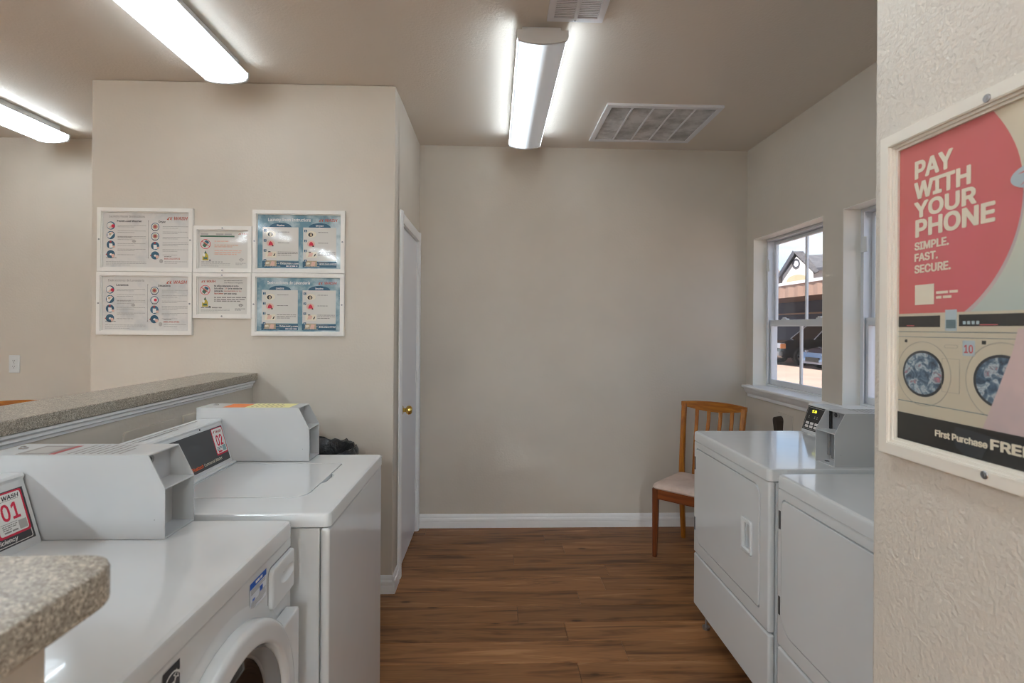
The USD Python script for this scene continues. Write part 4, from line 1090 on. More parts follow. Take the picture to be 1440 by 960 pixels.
def detergent_body(spanish, seed):
    def body(t, F, sh, a, b, w):
        rg = random.Random(seed)
        bx = -a + 0.036
        layers = [("print_red", ring(bx, 0.030 if spanish else 0.028, 0.0235, 0.0262, w + 0.0012)),
                  ("print_green", flat([(bx - 0.017, 0.020), (bx - 0.004, 0.010), (bx + 0.012, 0.028), (bx + 0.002, 0.046), (bx - 0.006, 0.040)], w)),
                  ("print_teal", flat([(bx - 0.006, 0.040), (bx + 0.002, 0.050), (bx + 0.018, 0.040), (bx + 0.012, 0.028)], w + 0.0004)),
                  ("print_tan", flat([(bx - 0.010, 0.036), (bx + 0.010, 0.024), (bx + 0.012, 0.030), (bx - 0.006, 0.042)], w + 0.0006))]
        sl = rect(-0.024, 0.024, -0.0014, 0.0014)
        sl.apply_transform(trimesh.transformations.rotation_matrix(-0.62, [0, 0, 1])); sl.apply_translation((bx, 0.030, w + 0.0014))
        layers.append(("print_red", sl))
        place_layers(t, F, sh, "ban_picture", layers)
        cy = -0.036
        place_layers(t, F, sh, "bottle_picture", [("print_yellow", flat([(bx - 0.016, cy - 0.022), (bx + 0.014, cy - 0.022), (bx + 0.014, cy + 0.002), (bx + 0.006, cy + 0.016), (bx - 0.008, cy + 0.016), (bx - 0.016, cy + 0.002)], w)),
                                                  ("print_green", cat(flat([(bx - 0.008, cy + 0.014), (bx + 0.006, cy + 0.014), (bx, cy + 0.030)], w + 0.0002), rect(bx - 0.010, bx + 0.009, cy - 0.016, cy - 0.006, w + 0.0006))),
                                                  ("print_white", disc(bx - 0.008, cy + 0.006, 0.006, w + 0.0006, ry=0.009)), ("print_dark", rect(bx + 0.018, bx + 0.028, cy - 0.024, cy - 0.019, w))])
        ui = -a + 0.082
        if spanish:
            t.part("logo_lettering", F(logo(-a + 0.014, b - 0.026, 0.0125, w, 0.075)), M["wash_red"], sh, smooth=False)
            t.part("title_lettering", F(cat(text("Use Menos Detergente", 0.005, b - 0.030, 0.0095, w, width=0.098), word_rows(rg, 0.005, 0.10, b - 0.014, 1, 0.01, 0.0030, w, last=1.0))), M["print_grey"], sh, smooth=False)
            v = b - 0.048
            for k, (s, col, wid) in enumerate((("No utilice detergente en polvo.", "print_dark", 0.130), ("Solo utilice", "print_dark", 0.048), ("detergente", "print_dark", 0.047))):
                t.part("instruction_lettering", F(text(s, ui, v - k * 0.0135, 0.0082, w, width=wid, bold=True)), M[col], sh, smooth=False)
            t.part("instruction_lettering", F(cat(text("1/4", ui + 0.054, v - 0.0135, 0.0082, w, width=0.014), text("recomendada por los", ui + 0.052, v - 0.027, 0.0082, w, width=0.091), text("fabricantes", ui, v - 0.0405, 0.0082, w, width=0.048, bold=True))), M["wash_red"], sh, smooth=False)
            t.part("instruction_lettering", F(cat(text("de la cantidad de", ui + 0.073, v - 0.0135, 0.0082, w, width=0.073, bold=True), text("por cada carga.", ui + 0.053, v - 0.0405, 0.0082, w, width=0.067, bold=True))), M["print_dark"], sh, smooth=False)
            t.part("body_text_lines", F(word_rows(rg, ui, a - 0.008, v - 0.055, 3, 0.0098, 0.0052, w, last=0.82)), M["print_grey"], sh, smooth=False)
        else:
            t.part("heading_band", F(rect(-a + 0.008, a - 0.072, b - 0.034, b - 0.026, w)), M["print_green"], sh, smooth=False)
            t.part("title_lettering", F(cat(word_rows(rg, -a + 0.010, -a + 0.055, b - 0.015, 1, 0.01, 0.0075, w, last=1.0), word_rows(rg, -0.04, 0.05, b - 0.015, 1, 0.01, 0.0075, w, last=1.0))), M["print_pale"], sh, smooth=False)
            t.part("logo_lettering", F(logo(a - 0.052, b - 0.020, 0.0085, w, 0.046)), M["wash_red"], sh, smooth=False)
            v = b - 0.054
            rows = []
            for n, wd in ((1, 0.09), (2, 0.125), (3, 0.145)):
                rows.append(word_rows(rg, ui, ui + wd, v, n, 0.0098, 0.0050, w, last=0.8)); v -= n * 0.0098 + 0.010
            t.part("body_text_lines", F(cat(*rows)), M["print_pink"], sh, smooth=False)
        t.part("slogan_lettering", F(word_rows(rg, -a + 0.014, -a + 0.125, -b + 0.037, 1, 0.01, 0.0060, w, last=1.0)), M["print_grey" if spanish else "print_pale"], sh, smooth=False)
        t.part("fine_print_lines", F(word_rows(rg, -a + 0.014, 0.035, -b + 0.027, 3, 0.0068, 0.0026, w)), M["print_pale"], sh, smooth=False)
        t.part("recycle_emblem", F(cat(ring(a - 0.036, -b + 0.047, 0.0055, 0.009, w), rect(a - 0.048, a - 0.022, -b + 0.046, -b + 0.050, w), word_rows(rg, a - 0.066, a - 0.008, -b + 0.030, 2, 0.007, 0.0034, w))), M["print_grey" if spanish else "print_pale"], sh, smooth=False)
    return body


SIDE = ((-1, 0), (1, 0))
UPDN = ((0, 1), (0, -1))
notice(-2.100, -1.6045, 1.7205, 2.058, "upper left framed white laundry instructions in English, light streak across its glazing", "white laundry instruction notices", SIDE, white_body("Laundry Room Instructions", "Front Load Washer", "Dryer", 1, 21), "sheet")
notice(-2.102, -1.6055, 1.3850, 1.7190, "lower left framed laundry instructions in Spanish on a white sheet", "white laundry instruction notices", SIDE, white_body("Instrucciones de Lavandería", "Lavadora", "Secadora", 1, 22), "sheet", bow=0.002)
notice(-1.6025, -1.2955, 1.7190, 1.9680, "upper small framed detergent notice with faded red text, between the large notices", "small detergent notices", UPDN, detergent_body(False, 23), "sheet_plain", bow=0.004)
notice(-1.6030, -1.2970, 1.4755, 1.7175, "lower small framed detergent notice in Spanish, between the large notices", "small detergent notices", UPDN, detergent_body(True, 24), "sheet_plain", bow=0.002)
notice(-1.2935, -0.8055, 1.7215, 2.0570, "upper right framed blue laundry room instructions in English", "blue laundry instruction notices", SIDE, blue_body("Laundry Room Instructions", "Washer", "Dryer", 25), "sheet_blue", bow=0.0012)
notice(-1.2955, -0.8065, 1.3850, 1.7200, "lower right framed blue laundry room instructions in Spanish", "blue laundry instruction notices", SIDE, blue_body("Instrucciones de Lavandería", "Lavadora", "Secadora", 26), "sheet_blue", bow=0.002)

# =================================================================== the big framed poster on the near wall
M["poster_red"] = mat("poster_print_red", lin(194, 98, 108, K), 0.45, mix=(lin(186, 96, 94, K), 2.5, 0.4, 0.6))
M["poster_sky"] = usdkit.material(stage, "/World/Looks/poster_print_sky", {      # printed picture: cream above, pale aqua below
    "g": ("geometry", {}), "s": ("separate_xyz", {}),
    "r": ("map_range", {"from_min": 1.44, "from_max": 1.75, "clamp": True}),
    "c": ("rgb_ramp", {"ramp": [(0, lin(158, 172, 170, K)), (0.45, lin(184, 186, 172, K)), (1, lin(192, 182, 162, K))]}),
    "p": ("principled_bsdf", {"roughness": 0.45})},
    [("g.position", "s.vector"), ("s.z", "r.value"), ("r.result", "c.fac"), ("c.color", "p.base_color")], surface="p.BSDF")
M["poster_cream"] = mat("poster_print_cream", lin(184, 175, 156, K), 0.45)
M["poster_line"] = mat("poster_print_line", lin(160, 155, 142, K), 0.45)
M["poster_letter"] = mat("poster_print_letters", lin(208, 200, 182, K), 0.45)
M["poster_black"] = mat("poster_print_black", lin(46, 45, 44, K), 0.45)
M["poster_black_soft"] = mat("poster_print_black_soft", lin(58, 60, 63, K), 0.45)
M["poster_pink"] = mat("poster_print_pink", lin(190, 168, 166, K), 0.45, mix=(lin(168, 158, 160, K), 5, 0.4, 0.6))
M["poster_blue_grey"] = mat("poster_print_blue_grey", lin(160, 175, 182, K), 0.45)
M["poster_shadow_line"] = mat("poster_print_slate", lin(92, 112, 118, K), 0.45)
M["poster_laundry"] = usdkit.material(stage, "/World/Looks/poster_print_laundry", {  # clothes turning behind glass, as printed
    "g": ("geometry", {}), "mp": ("mapping", {"scale": (1, 1, 1)}),
    "n": ("noise_texture", {"scale": 55.0, "detail": 3.0, "roughness": 0.6, "distortion": 0.8}),
    "r": ("rgb_ramp", {"ramp": [(0.28, lin(42, 50, 62, K)), (0.42, lin(72, 92, 112, K)), (0.5, lin(98, 118, 134, K)), (0.57, lin(168, 178, 184, K)), (0.64, lin(112, 112, 124, K)), (0.72, lin(186, 110, 122, K)), (0.78, lin(200, 196, 190, K))]}),
    "p": ("principled_bsdf", {"roughness": 0.45})},
    [("g.position", "mp.vector"), ("mp.vector", "n.vector"), ("n.fac", "r.fac"), ("r.color", "p.base_color")], surface="p.BSDF")


def big_poster():
    c = (XP, 0.786, 1.507)
    t = Thing("framed_poster", "large white-framed pink poster advertising phone payment, on the near wall at the right edge", "poster", c)
    F = Frame((XP - 0.0005, c[1], c[2]), (0, -1, 0), (0, 0, 1))
    W, Hh, fw = 0.452, 0.624, 0.034
    o = Polygon([(-W / 2, -Hh / 2), (W / 2, -Hh / 2), (W / 2, Hh / 2), (-W / 2, Hh / 2)])
    inn = lambda k: o.buffer(-k, join_style=2)
    fr = cat(flat(o.difference(inn(fw)), 0, 0.008), flat(o.difference(inn(fw - 0.005)), 0.008, 0.004), flat(o.difference(inn(fw - 0.010)), 0.012, 0.0045), flat(inn(0.002).difference(inn(fw - 0.012)), 0.0165, 0.0015))
    t.part("frame", F(fr), M["poster_frame"], smooth=False)
    a, b = 0.194, 0.280
    sh = t.part("printed_sheet", F(rect(-a, a, -b, b, 0.002, 0.0006)), M["poster_sky"], smooth=False)
    w = 0.0028
    s = 0.0004
    add = lambda name, m, mt, lab=None: t.part(name, F(m), M[mt], sh, smooth=False, label=lab)
    from scipy.interpolate import CubicSpline
    q = np.array([(-0.006, 0.28), (0.023, 0.231), (0.038, 0.188), (0.0425, 0.146), (0.031, 0.076), (0.002, 0.018), (-0.044, -0.031), (-0.056, -0.040)])
    d = np.r_[0, np.cumsum(np.linalg.norm(np.diff(q, axis=0), axis=1))]
    cs = CubicSpline(d, q)
    arc = [tuple(p) for p in cs(np.linspace(0, d[-1], 30))]
    add("red_field", flat([(-a, 0.28)] + [(-a, -0.04)] + arc[::-1], w), "poster_red", "pink red rounded field of the poster")
    rim = [(u + 0.006 * k / 29, v - 0.004 * k / 29) for k, (u, v) in enumerate(arc)]
    add("field_rim", flat(arc[12:] + rim[12:][::-1], w - 0.0003), "poster_pink")
    for i, (s_, u0, u1, v0, v1) in enumerate((("PAY", -0.156, -0.076, 0.213, 0.2445), ("WITH", -0.157, -0.042, 0.175, 0.205), ("YOUR", -0.157, -0.032, 0.140, 0.168), ("PHONE", -0.154, 0.000, 0.104, 0.135))):
        add("headline_lettering", heavy(text(s_, u0 + 0.001, v0 + 0.0007, v1 - v0 - 0.0014, w + s, width=u1 - u0 - 0.002, bold=True), 0.0012), "poster_letter")
    for s_, u1, v0, v1 in (("SIMPLE.", -0.083, 0.0800, 0.0935), ("FAST.", -0.105, 0.0590, 0.0725), ("SECURE.", -0.079, 0.0370, 0.0510)):
        add("slogan_lettering", heavy(text(s_, -0.155, v0, v1 - v0, w + s, width=u1 + 0.155, bold=True), 0.0004), "poster_letter")
    add("code_patch", rect(-0.154, -0.1125, -0.0225, 0.0145, w + s), "poster_letter")
    add("small_text_lines", cat(word_rows(random.Random(2), -0.108, -0.065, -0.000, 1, 0.01, 0.0045, w + s, last=1.0), word_rows(random.Random(3), -0.108, -0.072, -0.0085, 1, 0.01, 0.0045, w + s, last=1.0)), "poster_letter")
    # the printed washing machines
    add("printed_machine", rect(-a, a, -0.235, -0.0380, w + s), "poster_cream", "printed picture of two washing machines")
    add("machine_panel", cat(rect(-a, -0.099, -0.0635, -0.0430, w + 2 * s), rect(-0.062, a, -0.0620, -0.0425, w + 2 * s)), "poster_black")
    add("coin_slide", rect(-0.0885, -0.066, -0.0700, -0.0335, w + 2 * s), "poster_blue_grey")
    add("coin_slide_window", rect(-0.0865, -0.068, -0.0655, -0.0510, w + 3 * s), "poster_shadow_line")
    add("panel_print", cat(*[rect(u, u + 0.005, -0.0590, -0.0535, w + 3 * s) for u in (-0.054, -0.046, -0.038, -0.030)]), "poster_blue_grey")
    add("panel_stripe", cat(rect(-0.172, -0.155, -0.0615, -0.0600, w + 3 * s), rect(-0.024, 0.006, -0.0605, -0.0590, w + 3 * s)), "poster_red")
    ln = [rect(-a, 0.05, -0.0728, -0.0718, w + 2 * s), rect(-a, 0.05, -0.0822, -0.0814, w + 2 * s), rect(-a, 0.1, -0.2046, -0.2034, w + 2 * s)]
    add("seam_lines", cat(*ln), "poster_shadow_line")
    for cx, r in ((-0.1355, 0.0455), (0.0125, 0.0475)):
        add("door_outline", flat(Point(cx, -0.149).buffer(r * 1.30, 24).difference(Point(cx, -0.149).buffer(r * 1.27, 24)), w + 2 * s), "poster_line")
        add("door_ring", disc(cx, -0.149, r, w + 2 * s, ry=0.0425, seg=40), "poster_black_soft")
        add("door_laundry", disc(cx, -0.149, r * 0.90, w + 3 * s, ry=0.0380, seg=36), "poster_laundry", "printed round door full of laundry")
    tab = Polygon([(-0.095, -0.118), (-0.060, -0.118), (-0.060, -0.177), (-0.095, -0.177)])
    add("door_tab_outline", flat(tab.difference(tab.buffer(-0.0008, join_style=2)), w + 2 * s), "poster_line")
    add("drawer_outline", flat(Polygon(rrect(-0.090, -0.064, -0.100, -0.094, 0.0025)).difference(Polygon(rrect(-0.0893, -0.0647, -0.0993, -0.0947, 0.002))), w + 2 * s), "poster_line")
    add("number_patch", rect(-0.0545, -0.0325, -0.1115, -0.0860, w + 2 * s), "poster_blue_grey")
    add("number_lettering", cat(text("10", -0.0515, -0.1065, 0.0130, w + 3 * s, width=0.016, bold=True)), "poster_red")
    add("door_emblem", cat(rect(-0.177, -0.171, -0.0925, -0.0870, w + 2 * s), rect(-0.0205, -0.0135, -0.0915, -0.0855, w + 2 * s)), "poster_black")
    add("printed_arm", flat([(0.038, -0.066), (0.030, -0.100), (0.008, -0.160), (-0.018, -0.2285), (a, -0.2285), (a, -0.066)], w + 4 * s), "poster_pink", "printed pinkish arm")
    add("printed_device", cat(disc(0.062, 0.160, 0.037, w + 4 * s, ry=0.0185, seg=36)), "poster_blue_grey")
    add("device_mark", cat(flat([(0.036, 0.166), (0.050, 0.170), (0.062, 0.168), (0.050, 0.1665)], w + 5 * s), flat([(0.040, 0.148), (0.050, 0.156), (0.060, 0.156), (0.050, 0.153)], w + 5 * s)), "poster_red")
    add("footer_band", rect(-a, a, -b, -0.2265, w + 5 * s), "poster_black")
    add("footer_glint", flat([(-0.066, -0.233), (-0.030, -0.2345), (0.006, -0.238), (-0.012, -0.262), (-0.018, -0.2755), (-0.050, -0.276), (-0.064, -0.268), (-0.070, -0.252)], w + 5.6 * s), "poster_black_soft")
    add("footer_lettering", cat(heavy(text("First Purchase", -0.105, -0.2565, 0.0105, w + 7 * s, width=0.097, bold=True), 0.0003), heavy(text("FREE", -0.0025, -0.2560, 0.0150, w + 7 * s, width=0.064, bold=True), 0.0007)), "poster_letter")
    t.part("glazing", F(bowed(W - 2 * fw + 0.012, Hh - 2 * fw + 0.012, 0.0072, 0.0015)), M["acrylic_dull"], smooth=True)
    for v in (0.296, -0.296):
        t.part("screw", F(cat(cyl("z", (0.0, v, 0.0178), 0.0065, -0.001, 0.0020, 20, 0.0008), cyl("z", (0, v, 0.0198), 0.0030, 0, 0.0008, 12))), M["steel"])


M["poster_frame"] = mat("poster_frame_ivory", lin(203, 197, 186, K), 0.35)
M["acrylic_dull"] = pane_material("poster_acrylic_dull", 0.035, 0.12, (0.96, 0.96, 0.95))
big_poster()

# =================================================================== small things on the walls
def outlet():
    y = YF
    x0, x1, z0, z1 = -3.381, -3.309, 1.100, 1.222
    t = Thing("wall_outlet", "white double power outlet on the wall behind the half wall", "outlet", ((x0 + x1) / 2, y, (z0 + z1) / 2))
    F = Frame(((x0 + x1) / 2, y - 0.0003, (z0 + z1) / 2), (1, 0, 0), (0, 0, 1))
    t.part("cover_plate", F(plate(rrect(-0.036, 0.036, -0.061, 0.061, 0.004), "z", 0, 0.006, 0.003)), M["plastic"])
    for v in (-0.020, 0.020):
        s = t.part("socket", F(ext(Polygon(rrect(-0.0165, 0.0165, v - 0.0140, v + 0.0140, 0.0115)), "z", 0.0055, 0.0075)), M["plastic"])
        t.part("socket_slot", F(cat(rect(-0.0080, -0.0055, v - 0.001, v + 0.008, 0.0076), rect(0.0050, 0.0075, v - 0.000, v + 0.007, 0.0076), disc(0, v - 0.007, 0.0028, 0.0076, seg=12))), M["print_dark"], s, smooth=False)
    t.part("screw", F(cyl("z", (0, 0, 0.006), 0.003, -0.001, 0.0006, 10)), M["steel"])


outlet()
t = Thing("wall_outlet", "painted-over beige dryer outlet plate on the wall below the window sill", "outlet", (XR, 3.205, 0.84))
Fo = Frame((XR - 0.0003, 3.205, 0.84), (0, -1, 0), (0, 0, 1))
t.part("cover_plate", Fo(plate(rrect(-0.085, 0.085, -0.07, 0.062, 0.006), "z", 0, 0.006, 0.003)), M["wall"])
t = Thing("power_plug", "dark brown dryer plug in the outlet between the chair and the farther dryer", "plug", (XR - 0.006, 3.245, 0.84))
plug = hull(np.vstack([[(XR - 0.0068 - d, 3.245 + (0.029 - 0.006 * (d > 0.03)) * math.cos(q), 0.853 + (0.030 - 0.006 * (d > 0.03)) * math.sin(q)) for d in (0, 0.034, 0.042)] for q in np.linspace(0, PI, 12)] +
                      [[(XR - 0.0068 - d, 3.245 + s * 0.020, 0.775) for d in (0, 0.034)] for s in (-1, 1)]))
t.part("plug_body", plug, M["brown_plastic"] if "brown_plastic" in M else M.setdefault("brown_plastic", mat("brown_plastic", lin(52, 40, 32, K), 0.45)))
t.part("cord", tube([(XR - 0.026, 3.245, 0.785), (XR - 0.028, 3.243, 0.70), (XR - 0.034, 3.23, 0.55), (XR - 0.04, 3.20, 0.38), (XR - 0.05, 3.12, 0.20), (XR - 0.06, 3.0, 0.06), (XR - 0.07, 2.86, 0.012), (XR - 0.08, 2.60, 0.012)], 0.009, 10), M["brown_plastic"])

# =================================================================== waste bin with a black liner
def waste_bin():
    c = np.array((-0.86, 2.44, 0.0))
    t = Thing("waste_bin", "waste bin with a crumpled black liner, standing behind the top-loading washer", "waste bin", c)
    t.part("bin_body", lathe([(0, 0), (0.150, 0), (0.156, 0.01), (0.198, 0.815), (0.206, 0.82), (0.206, 0.835), (0.194, 0.835), (0.150, 0.02), (0, 0.02)], "z", c, 40), M["grey_plastic"], smooth=40)
    n, rows = 72, [(0.150, 0.50), (0.178, 0.78), (0.200, 0.848), (0.213, 0.858), (0.219, 0.838), (0.221, 0.77), (0.219, 0.70)]
    V, F = [], []
    for k, (r, z) in enumerate(rows):
        for j in range(n):
            q = 2 * PI * j / n
            pt = np.array([math.cos(q), math.sin(q), 0.0])
            f = meshkit.fbm(np.array([[pt[0] * 7 + 9, pt[1] * 7 + 5, k * 0.9 + 2]]), 3, 4)[0] - 0.5
            V.append(c + pt * (r + 0.020 * f * (k > 2)) + (0, 0, z + (0.050 * f + 0.014 if 1 < k < 5 else 0.06 * f)))
    for k in range(len(rows) - 1):
        for j in range(n):
            a, b = k * n + j, k * n + (j + 1) % n
            F += [(a, b, b + n), (a, b + n, a + n)]
    t.part("bin_liner", trimesh.Trimesh(np.array(V), F, process=False), M["bag"], smooth=50, label="crumpled black plastic liner")


M["bag"] = mat("black_bag_film", (0.018, 0.018, 0.02), 0.28, bump=(60, 0.004, 2))
waste_bin()

# =================================================================== chairs
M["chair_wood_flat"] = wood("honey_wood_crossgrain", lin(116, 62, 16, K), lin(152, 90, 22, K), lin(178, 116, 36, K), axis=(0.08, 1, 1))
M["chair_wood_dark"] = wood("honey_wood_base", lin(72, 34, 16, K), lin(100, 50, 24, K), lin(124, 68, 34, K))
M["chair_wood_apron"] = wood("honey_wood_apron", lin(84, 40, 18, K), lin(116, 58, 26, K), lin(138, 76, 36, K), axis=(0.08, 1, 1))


def chair(loc, rotz, label):
    L = np.array(loc, float)
    t = Thing("dining_chair", label, "chair", loc, rotz, group="slatted wooden chairs")
    mv = lambda m: (m.apply_translation(L), m)[1]
    for s in (-1, 1):
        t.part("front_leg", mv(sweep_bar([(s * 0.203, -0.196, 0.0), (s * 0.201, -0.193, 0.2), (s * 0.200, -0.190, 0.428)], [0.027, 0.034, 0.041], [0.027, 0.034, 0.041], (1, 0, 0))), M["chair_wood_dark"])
    for s in (-1, 1):
        path = [(s * 0.180, 0.215, 0.0), (s * 0.183, 0.198, 0.20), (s * 0.186, 0.193, 0.43), (s * 0.188, 0.203, 0.56), (s * 0.192, 0.228, 0.74), (s * 0.198, 0.262, 0.915)]
        t.part("back_leg", mv(sweep_bar(path, [0.028, 0.032, 0.036, 0.034, 0.034, 0.034], [0.030, 0.034, 0.040, 0.036, 0.030, 0.024], (1, 0, 0))), M["chair_wood"])
    for (a, b) in (((-0.185, -0.192), (0.185, -0.192)),):
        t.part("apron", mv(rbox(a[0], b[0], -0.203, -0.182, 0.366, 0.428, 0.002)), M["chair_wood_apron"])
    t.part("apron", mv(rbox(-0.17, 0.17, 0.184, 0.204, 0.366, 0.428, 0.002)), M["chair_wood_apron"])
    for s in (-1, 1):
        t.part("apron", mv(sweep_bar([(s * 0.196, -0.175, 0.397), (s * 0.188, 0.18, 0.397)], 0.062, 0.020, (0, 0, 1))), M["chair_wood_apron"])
    # crest rail: bowed in plan, deeper in the middle
    n = 15
    V, F = [], []
    for i in range(n):
        u = i / (n - 1) * 2 - 1
        x, yb = u * 0.216, 0.262 + 0.034 * (1 - u * u)
        top, bot = 0.930 + 0.012 * (1 - u * u), 0.902 - 0.030 * (1 - abs(u) ** 2.0) ** 1.2
        for dy, z in ((-0.010, bot), (-0.011, top - 0.004), (-0.007, top), (0.007, top), (0.011, top - 0.004), (0.010, bot)):
            V.append((x, yb + dy, z))
    for i in range(n - 1):
        for j in range(6):
            a, b = i * 6 + j, i * 6 + (j + 1) % 6
            F += [(a, b, b + 6), (a, b + 6, a + 6)]
    e = (n - 1) * 6
    for j in range(1, 5):
        F += [(0, j + 1, j), (e, e + j, e + j + 1)]
    crest = trimesh.Trimesh(np.array(V), F, process=False)
    if crest.volume < 0:
        crest.invert()
    t.part("crest_rail", mv(crest), M["chair_wood_flat"])
    for x in (-0.117, -0.039, 0.039, 0.117):
        u = x / 0.216
        yt = 0.262 + 0.034 * (1 - u * u)
        path = [(x * 0.92, 0.196, 0.425), (x * 0.94, 0.222, 0.54), (x * 0.97, 0.250, 0.70), (x * 0.99, yt - 0.008, 0.82), (x, yt, 0.90)]
        t.part("back_slat", mv(sweep_bar(path, 0.024, 0.011, (1, 0, 0))), M["chair_wood"])
    # upholstered seat
    pts = []
    for (sx, sy) in ((-1, -1), (1, -1), (1, 1), (-1, 1)):
        hx, hy = (0.222, -0.215) if sy < 0 else (0.205, 0.178)
        for z, k in ((0.429, 0.006), (0.438, 0.0), (0.452, 0.004), (0.464, 0.018), (0.4715, 0.045), (0.474, 0.085)):
            for q in np.linspace(0, PI / 2, 6):
                rr = 0.035
                pts.append((sx * (hx - k - rr + rr * math.cos(q)), (hy + sx * 0 + (k + rr - rr * math.sin(q)) * (1 if sy < 0 else -1)), z))
    pts += [(0, 0, 0.478)]
    t.part("seat_cushion", mv(hull(pts)), M["seat_fabric"], smooth=45, label="padded pinkish beige seat")
    return t


ch = chair((1.302, 3.238, 0), -42.0, "wooden dining chair with slatted back and beige padded seat, beside the farther dryer")
ch.copy((-3.045, 3.20, 0), 6.0, "wooden chair hidden by the half wall except its curved top rail at the left edge")

# =================================================================== outside the windows
EV, RV = np.array([0.5145, 0.857, 0.0]), np.array([0.857, -0.5145, 0.0])   # away from the window, and to its right


def E(D, Lr, z):
    p = EV * D + RV * Lr
    return np.array([p[0], p[1], z])


GZ = -0.15
M["concrete"] = mat("warm_concrete", lin(205, 176, 160, 0.72), 0.9, mix=(lin(190, 162, 147, 0.72), 0.35, 0.4, 0.65))
M["stucco"] = mat("white_stucco", lin(225, 222, 220, 0.68), 0.8)
M["stucco_tan"] = mat("tan_stucco", lin(190, 170, 140, 0.7), 0.8)
M["shingle"] = mat("grey_shingles", lin(112, 112, 118, 0.5), 0.9, mix=(lin(140, 138, 142, 0.5), 3, 0.4, 0.6, (1, 1, 4)))
M["fascia_dark"] = mat("dark_fascia", lin(72, 74, 84, 0.6), 0.6)
M["roof_tan"] = mat("tan_roof", lin(176, 152, 138, 0.7), 0.9)
M["carport_tan"] = mat("carport_tan_metal", lin(170, 138, 120, 0.8), 0.6)
M["carport_white"] = mat("carport_white_metal", lin(225, 226, 230, 0.85), 0.5)
M["carport_dark"] = mat("carport_blue_grey", lin(62, 70, 90, 1.0), 0.7)
M["paint_black"] = mat("car_paint_black", lin(28, 29, 33, 1.0), 0.15, coat=1.0)
M["paint_silver"] = mat("car_paint_silver_blue", lin(112, 128, 150, 1.0), 0.22, metallic=0.4, coat=1.0)
M["tyre"] = mat("tyre_rubber", (0.02, 0.02, 0.02), 0.8)
M["rim"] = mat("wheel_rim", lin(150, 152, 156, 1.0), 0.3, metallic=0.8)
M["car_glass"] = mat("car_glass", (0.02, 0.022, 0.026), 0.08)
M["amber"] = mat("amber_lamp", lin(230, 150, 90, 1.0), 0.2)
M["headlamp"] = mat("headlamp_clear", lin(220, 222, 225, 1.0), 0.15)
M["leaf"] = mat("shrub_leaf", lin(120, 150, 50, 1.0), 0.5, mix=(lin(160, 176, 70, 1.0), 6, 0.4, 0.6))

single("ground", box(2.06, 140, -60, 140, GZ - 0.2, GZ), M["concrete"], "sunlit concrete parking ground outside", kind=S)


def carport():
    x0, x1, ya, yb = 11.45, 17.4, 8.0, 36.0
    t = Thing("carport", "long tan metal carport with white top edge over the parked cars outside the window", "carport", (x0, (ya + yb) / 2, GZ))
    t.part("roof", box(x0 + 0.05, x1, ya, yb, 3.02, 3.10), M["carport_tan"], smooth=False)
    xs = []
    ys = np.arange(ya, yb + 0.01, 0.30)
    out, back = [], []
    for i, y in enumerate(ys):
        out.append((x0 - (0.03 if i % 2 else 0.0), y))
    poly = Polygon(out + [(x + 0.02, y) for x, y in out[::-1]])
    t.part("fascia", ext(poly, "z", 2.68, 3.16), M["carport_tan"], smooth=False)
    t.part("top_edge", box(x0 - 0.06, x0 + 0.08, ya, yb, 3.16, 3.27), M["carport_white"], smooth=False)
    t.part("back_panel", box(x1 - 0.05, x1, ya, yb, GZ, 3.05), M["carport_dark"], smooth=False)
    t.part("cross_rail", box(x1 - 0.45, x1 - 0.38, ya, yb, 2.28, 2.36), M["carport_tan"], smooth=False)
    for y in (12.3, 17.6, 23.6, 29.2):
        t.part("post", box(x0 + 0.9, x0 + 1.0, y - 0.05, y + 0.05, GZ, 3.02), M["carport_white"], smooth=False)


carport()


def wheel(t, x, y, r, side):
    p = t.part("wheel", lathe([(r * 0.62, -0.10), (r * 0.9, -0.11), (r, -0.08), (r, 0.08), (r * 0.9, 0.11), (r * 0.62, 0.10), (r * 0.62, -0.10)], "y", (x, y, GZ + r), 24), M["tyre"])
    sp = [lathe([(0, -0.02), (r * 0.16, -0.02), (r * 0.16, 0.03), (0, 0.03)], "y", (x, y + side * 0.06, GZ + r), 12), lathe([(r * 0.55, -0.03), (r * 0.63, -0.03), (r * 0.63, 0.03), (r * 0.55, 0.03), (r * 0.55, -0.03)], "y", (x, y + side * 0.06, GZ + r), 24)]
    for k in range(5):
        b = box(-r * 0.07, r * 0.07, -0.012, 0.012, r * 0.12, r * 0.58)
        b.apply_transform(trimesh.transformations.rotation_matrix(2 * PI * k / 5, [0, 1, 0]))
        b.apply_translation((x, y + side * 0.065, GZ + r))
        sp.append(b)
    t.part("rim", cat(*sp), M["rim"], p)


def body_loft(x0, yc, prof, halfw, crown=0.86):
    """Car body from a side profile of (x, z), narrowing towards its top."""
    P = np.array(prof, float)
    zmin, zmax = P[:, 1].min(), P[:, 1].max()
    m = ext(Polygon(prof), "y", -1, 1)
    m = m.subdivide_to_size(0.35)
    v = m.vertices.copy()
    k = np.clip((v[:, 2] - zmin) / (zmax - zmin), 0, 1)
    xr = (v[:, 0] - P[:, 0].min()) / np.ptp(P[:, 0])
    wid = halfw * (1 - (1 - crown) * k ** 1.6) * (1 - 0.10 * np.abs(2 * xr - 1) ** 4)
    v[:, 1] = v[:, 1] * wid + yc
    v[:, 0] += x0
    v[:, 2] += GZ
    m.vertices = v
    return m


